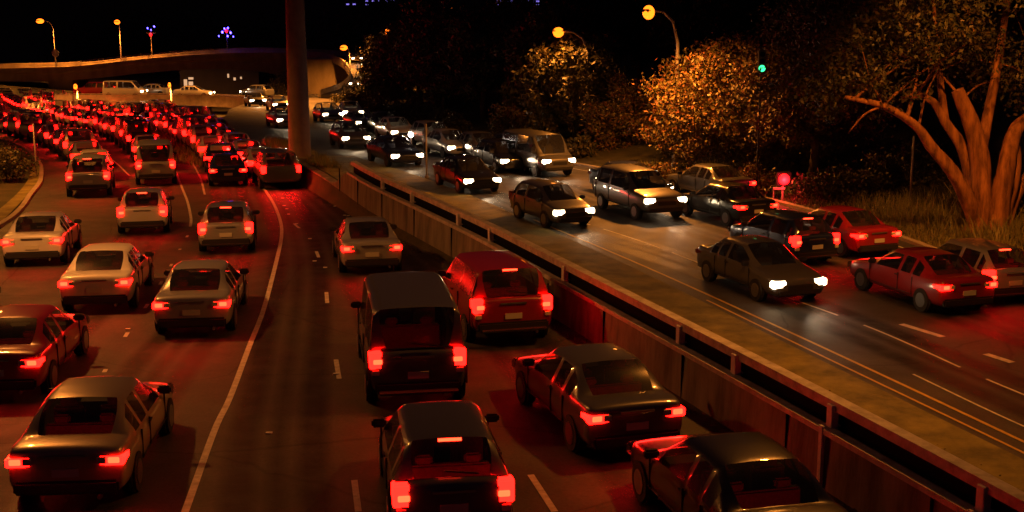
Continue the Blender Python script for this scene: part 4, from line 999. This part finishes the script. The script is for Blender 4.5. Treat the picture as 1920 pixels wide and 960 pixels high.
rc = [('R1', 1500, 572, 'saloon', 'grey'), ('R1', 1075, 428, 'hatchback', 'grey'), ('R1', 905, 364, 'saloon', 'black'), ('R1', 770, 315, 'saloon', 'dark blue'), ('R1', 665, 280, 'hatchback', 'grey'), ('R1', 545, 241, 'saloon', 'silver'),
      ('R2', 1250, 415, 'four wheel drive', 'grey'), ('R2', 975, 327, 'hatchback', 'black'), ('R2', 870, 297, 'saloon', 'silver'), ('R2', 760, 266, 'saloon', 'white'), ('R2', 690, 246, 'saloon', 'grey'), ('R2', 625, 230, 'hatchback', 'silver'), ('R2', 530, 208, 'saloon', 'white'), ('R2', 485, 200, 'hatchback', 'grey'),
      ('R3', 1230, 377, 'saloon', 'dark blue'), ('R3', 1050, 333, 'van', 'grey'), ('R3', 930, 303, 'saloon', 'grey'), ('R3', 830, 278, 'hatchback', 'silver'), ('R3', 735, 252, 'saloon', 'black'), ('R3', 660, 224, 'saloon', 'white'),
      ('R4', 1010, 307, 'saloon', 'black')]
cnt = {}
for lane, px, py, kd, co in rc:
    i = cnt.get(lane, 0); cnt[lane] = i + 1; nm = kd if kd in ('van', 'four wheel drive') else kd + ' car'
    put_right(lane, px, py, kd, co, 'head', f'{co} {nm}, {ORD[i]} with headlights in {RD[lane]}', px > 900)
for lane, px, py, kd, co, w in [('R2', 1800, 590, 'saloon', 'red', 'nearer'), ('R2', 1530, 498, 'hatchback', 'dark blue', 'farther'), ('R3', 1650, 487, 'saloon', 'red', 'nearest'), ('R3', 1420, 427, 'saloon', 'black', 'farthest'), ('R3', 1905, 570, 'hatchback', 'silver', 'rightmost'), ('R4', 1380, 380, 'saloon', 'grey', 'only')]:
    nm = kd + ' car'; put_right(lane, px, py, kd, co, 'tail', f'{co} {nm} with red tail lights, {w} ' + {'R2': 'beside the headlights', 'R3': 'one lane further from the wall', 'R4': 'beside the red signal'}[lane])
# vehicles on the low ramp and loop ramp
def on_path(path, frac, lateral, kind, colour, lights, label, flip, off=0.0):
    k = int(len(path) * frac); a, b = path[k - 1], path[k + 1]; t = (b - a); t.z = 0; t.normalize(); n = Vector((t.y, -t.x, 0))
    p = path[k] + n * lateral; h = math.atan2(t.y, t.x) - R(90) + (R(180) if flip else 0)
    place_car(kind, False, lights, (p.x, p.y, p.z + off), h, colour, label, 'vehicles crossing on the ramps')
on_path(rp, .30, -3, 'van', 'white', 'head', 'white van side on, heading right on the low ramp', False)
on_path(rp, .40, -6.5, 'saloon', 'silver', 'head', 'silver saloon car behind the white van on the low ramp', True)
on_path(rp, .55, -3, 'saloon', 'white', 'head', 'white saloon car in the middle of the low ramp', False)
on_path(rp, .68, -6.5, 'hatchback', 'grey', 'head', 'grey hatchback car towards the right end of the low ramp', True)
on_path(rp, .14, -6.5, 'four wheel drive', 'red', 'tail', 'red four wheel drive car at the left end of the low ramp', True)
on_path(lp, .58, 0, 'saloon', 'white', 'head', 'white saloon car on the bend of the loop ramp', False)
on_path(lp, .82, 0, 'hatchback', 'silver', 'head', 'silver hatchback car low on the loop ramp', False)
on_path(lp, .30, 0, 'saloon', 'pale gold', 'head', 'pale gold saloon car high on the loop ramp', False)
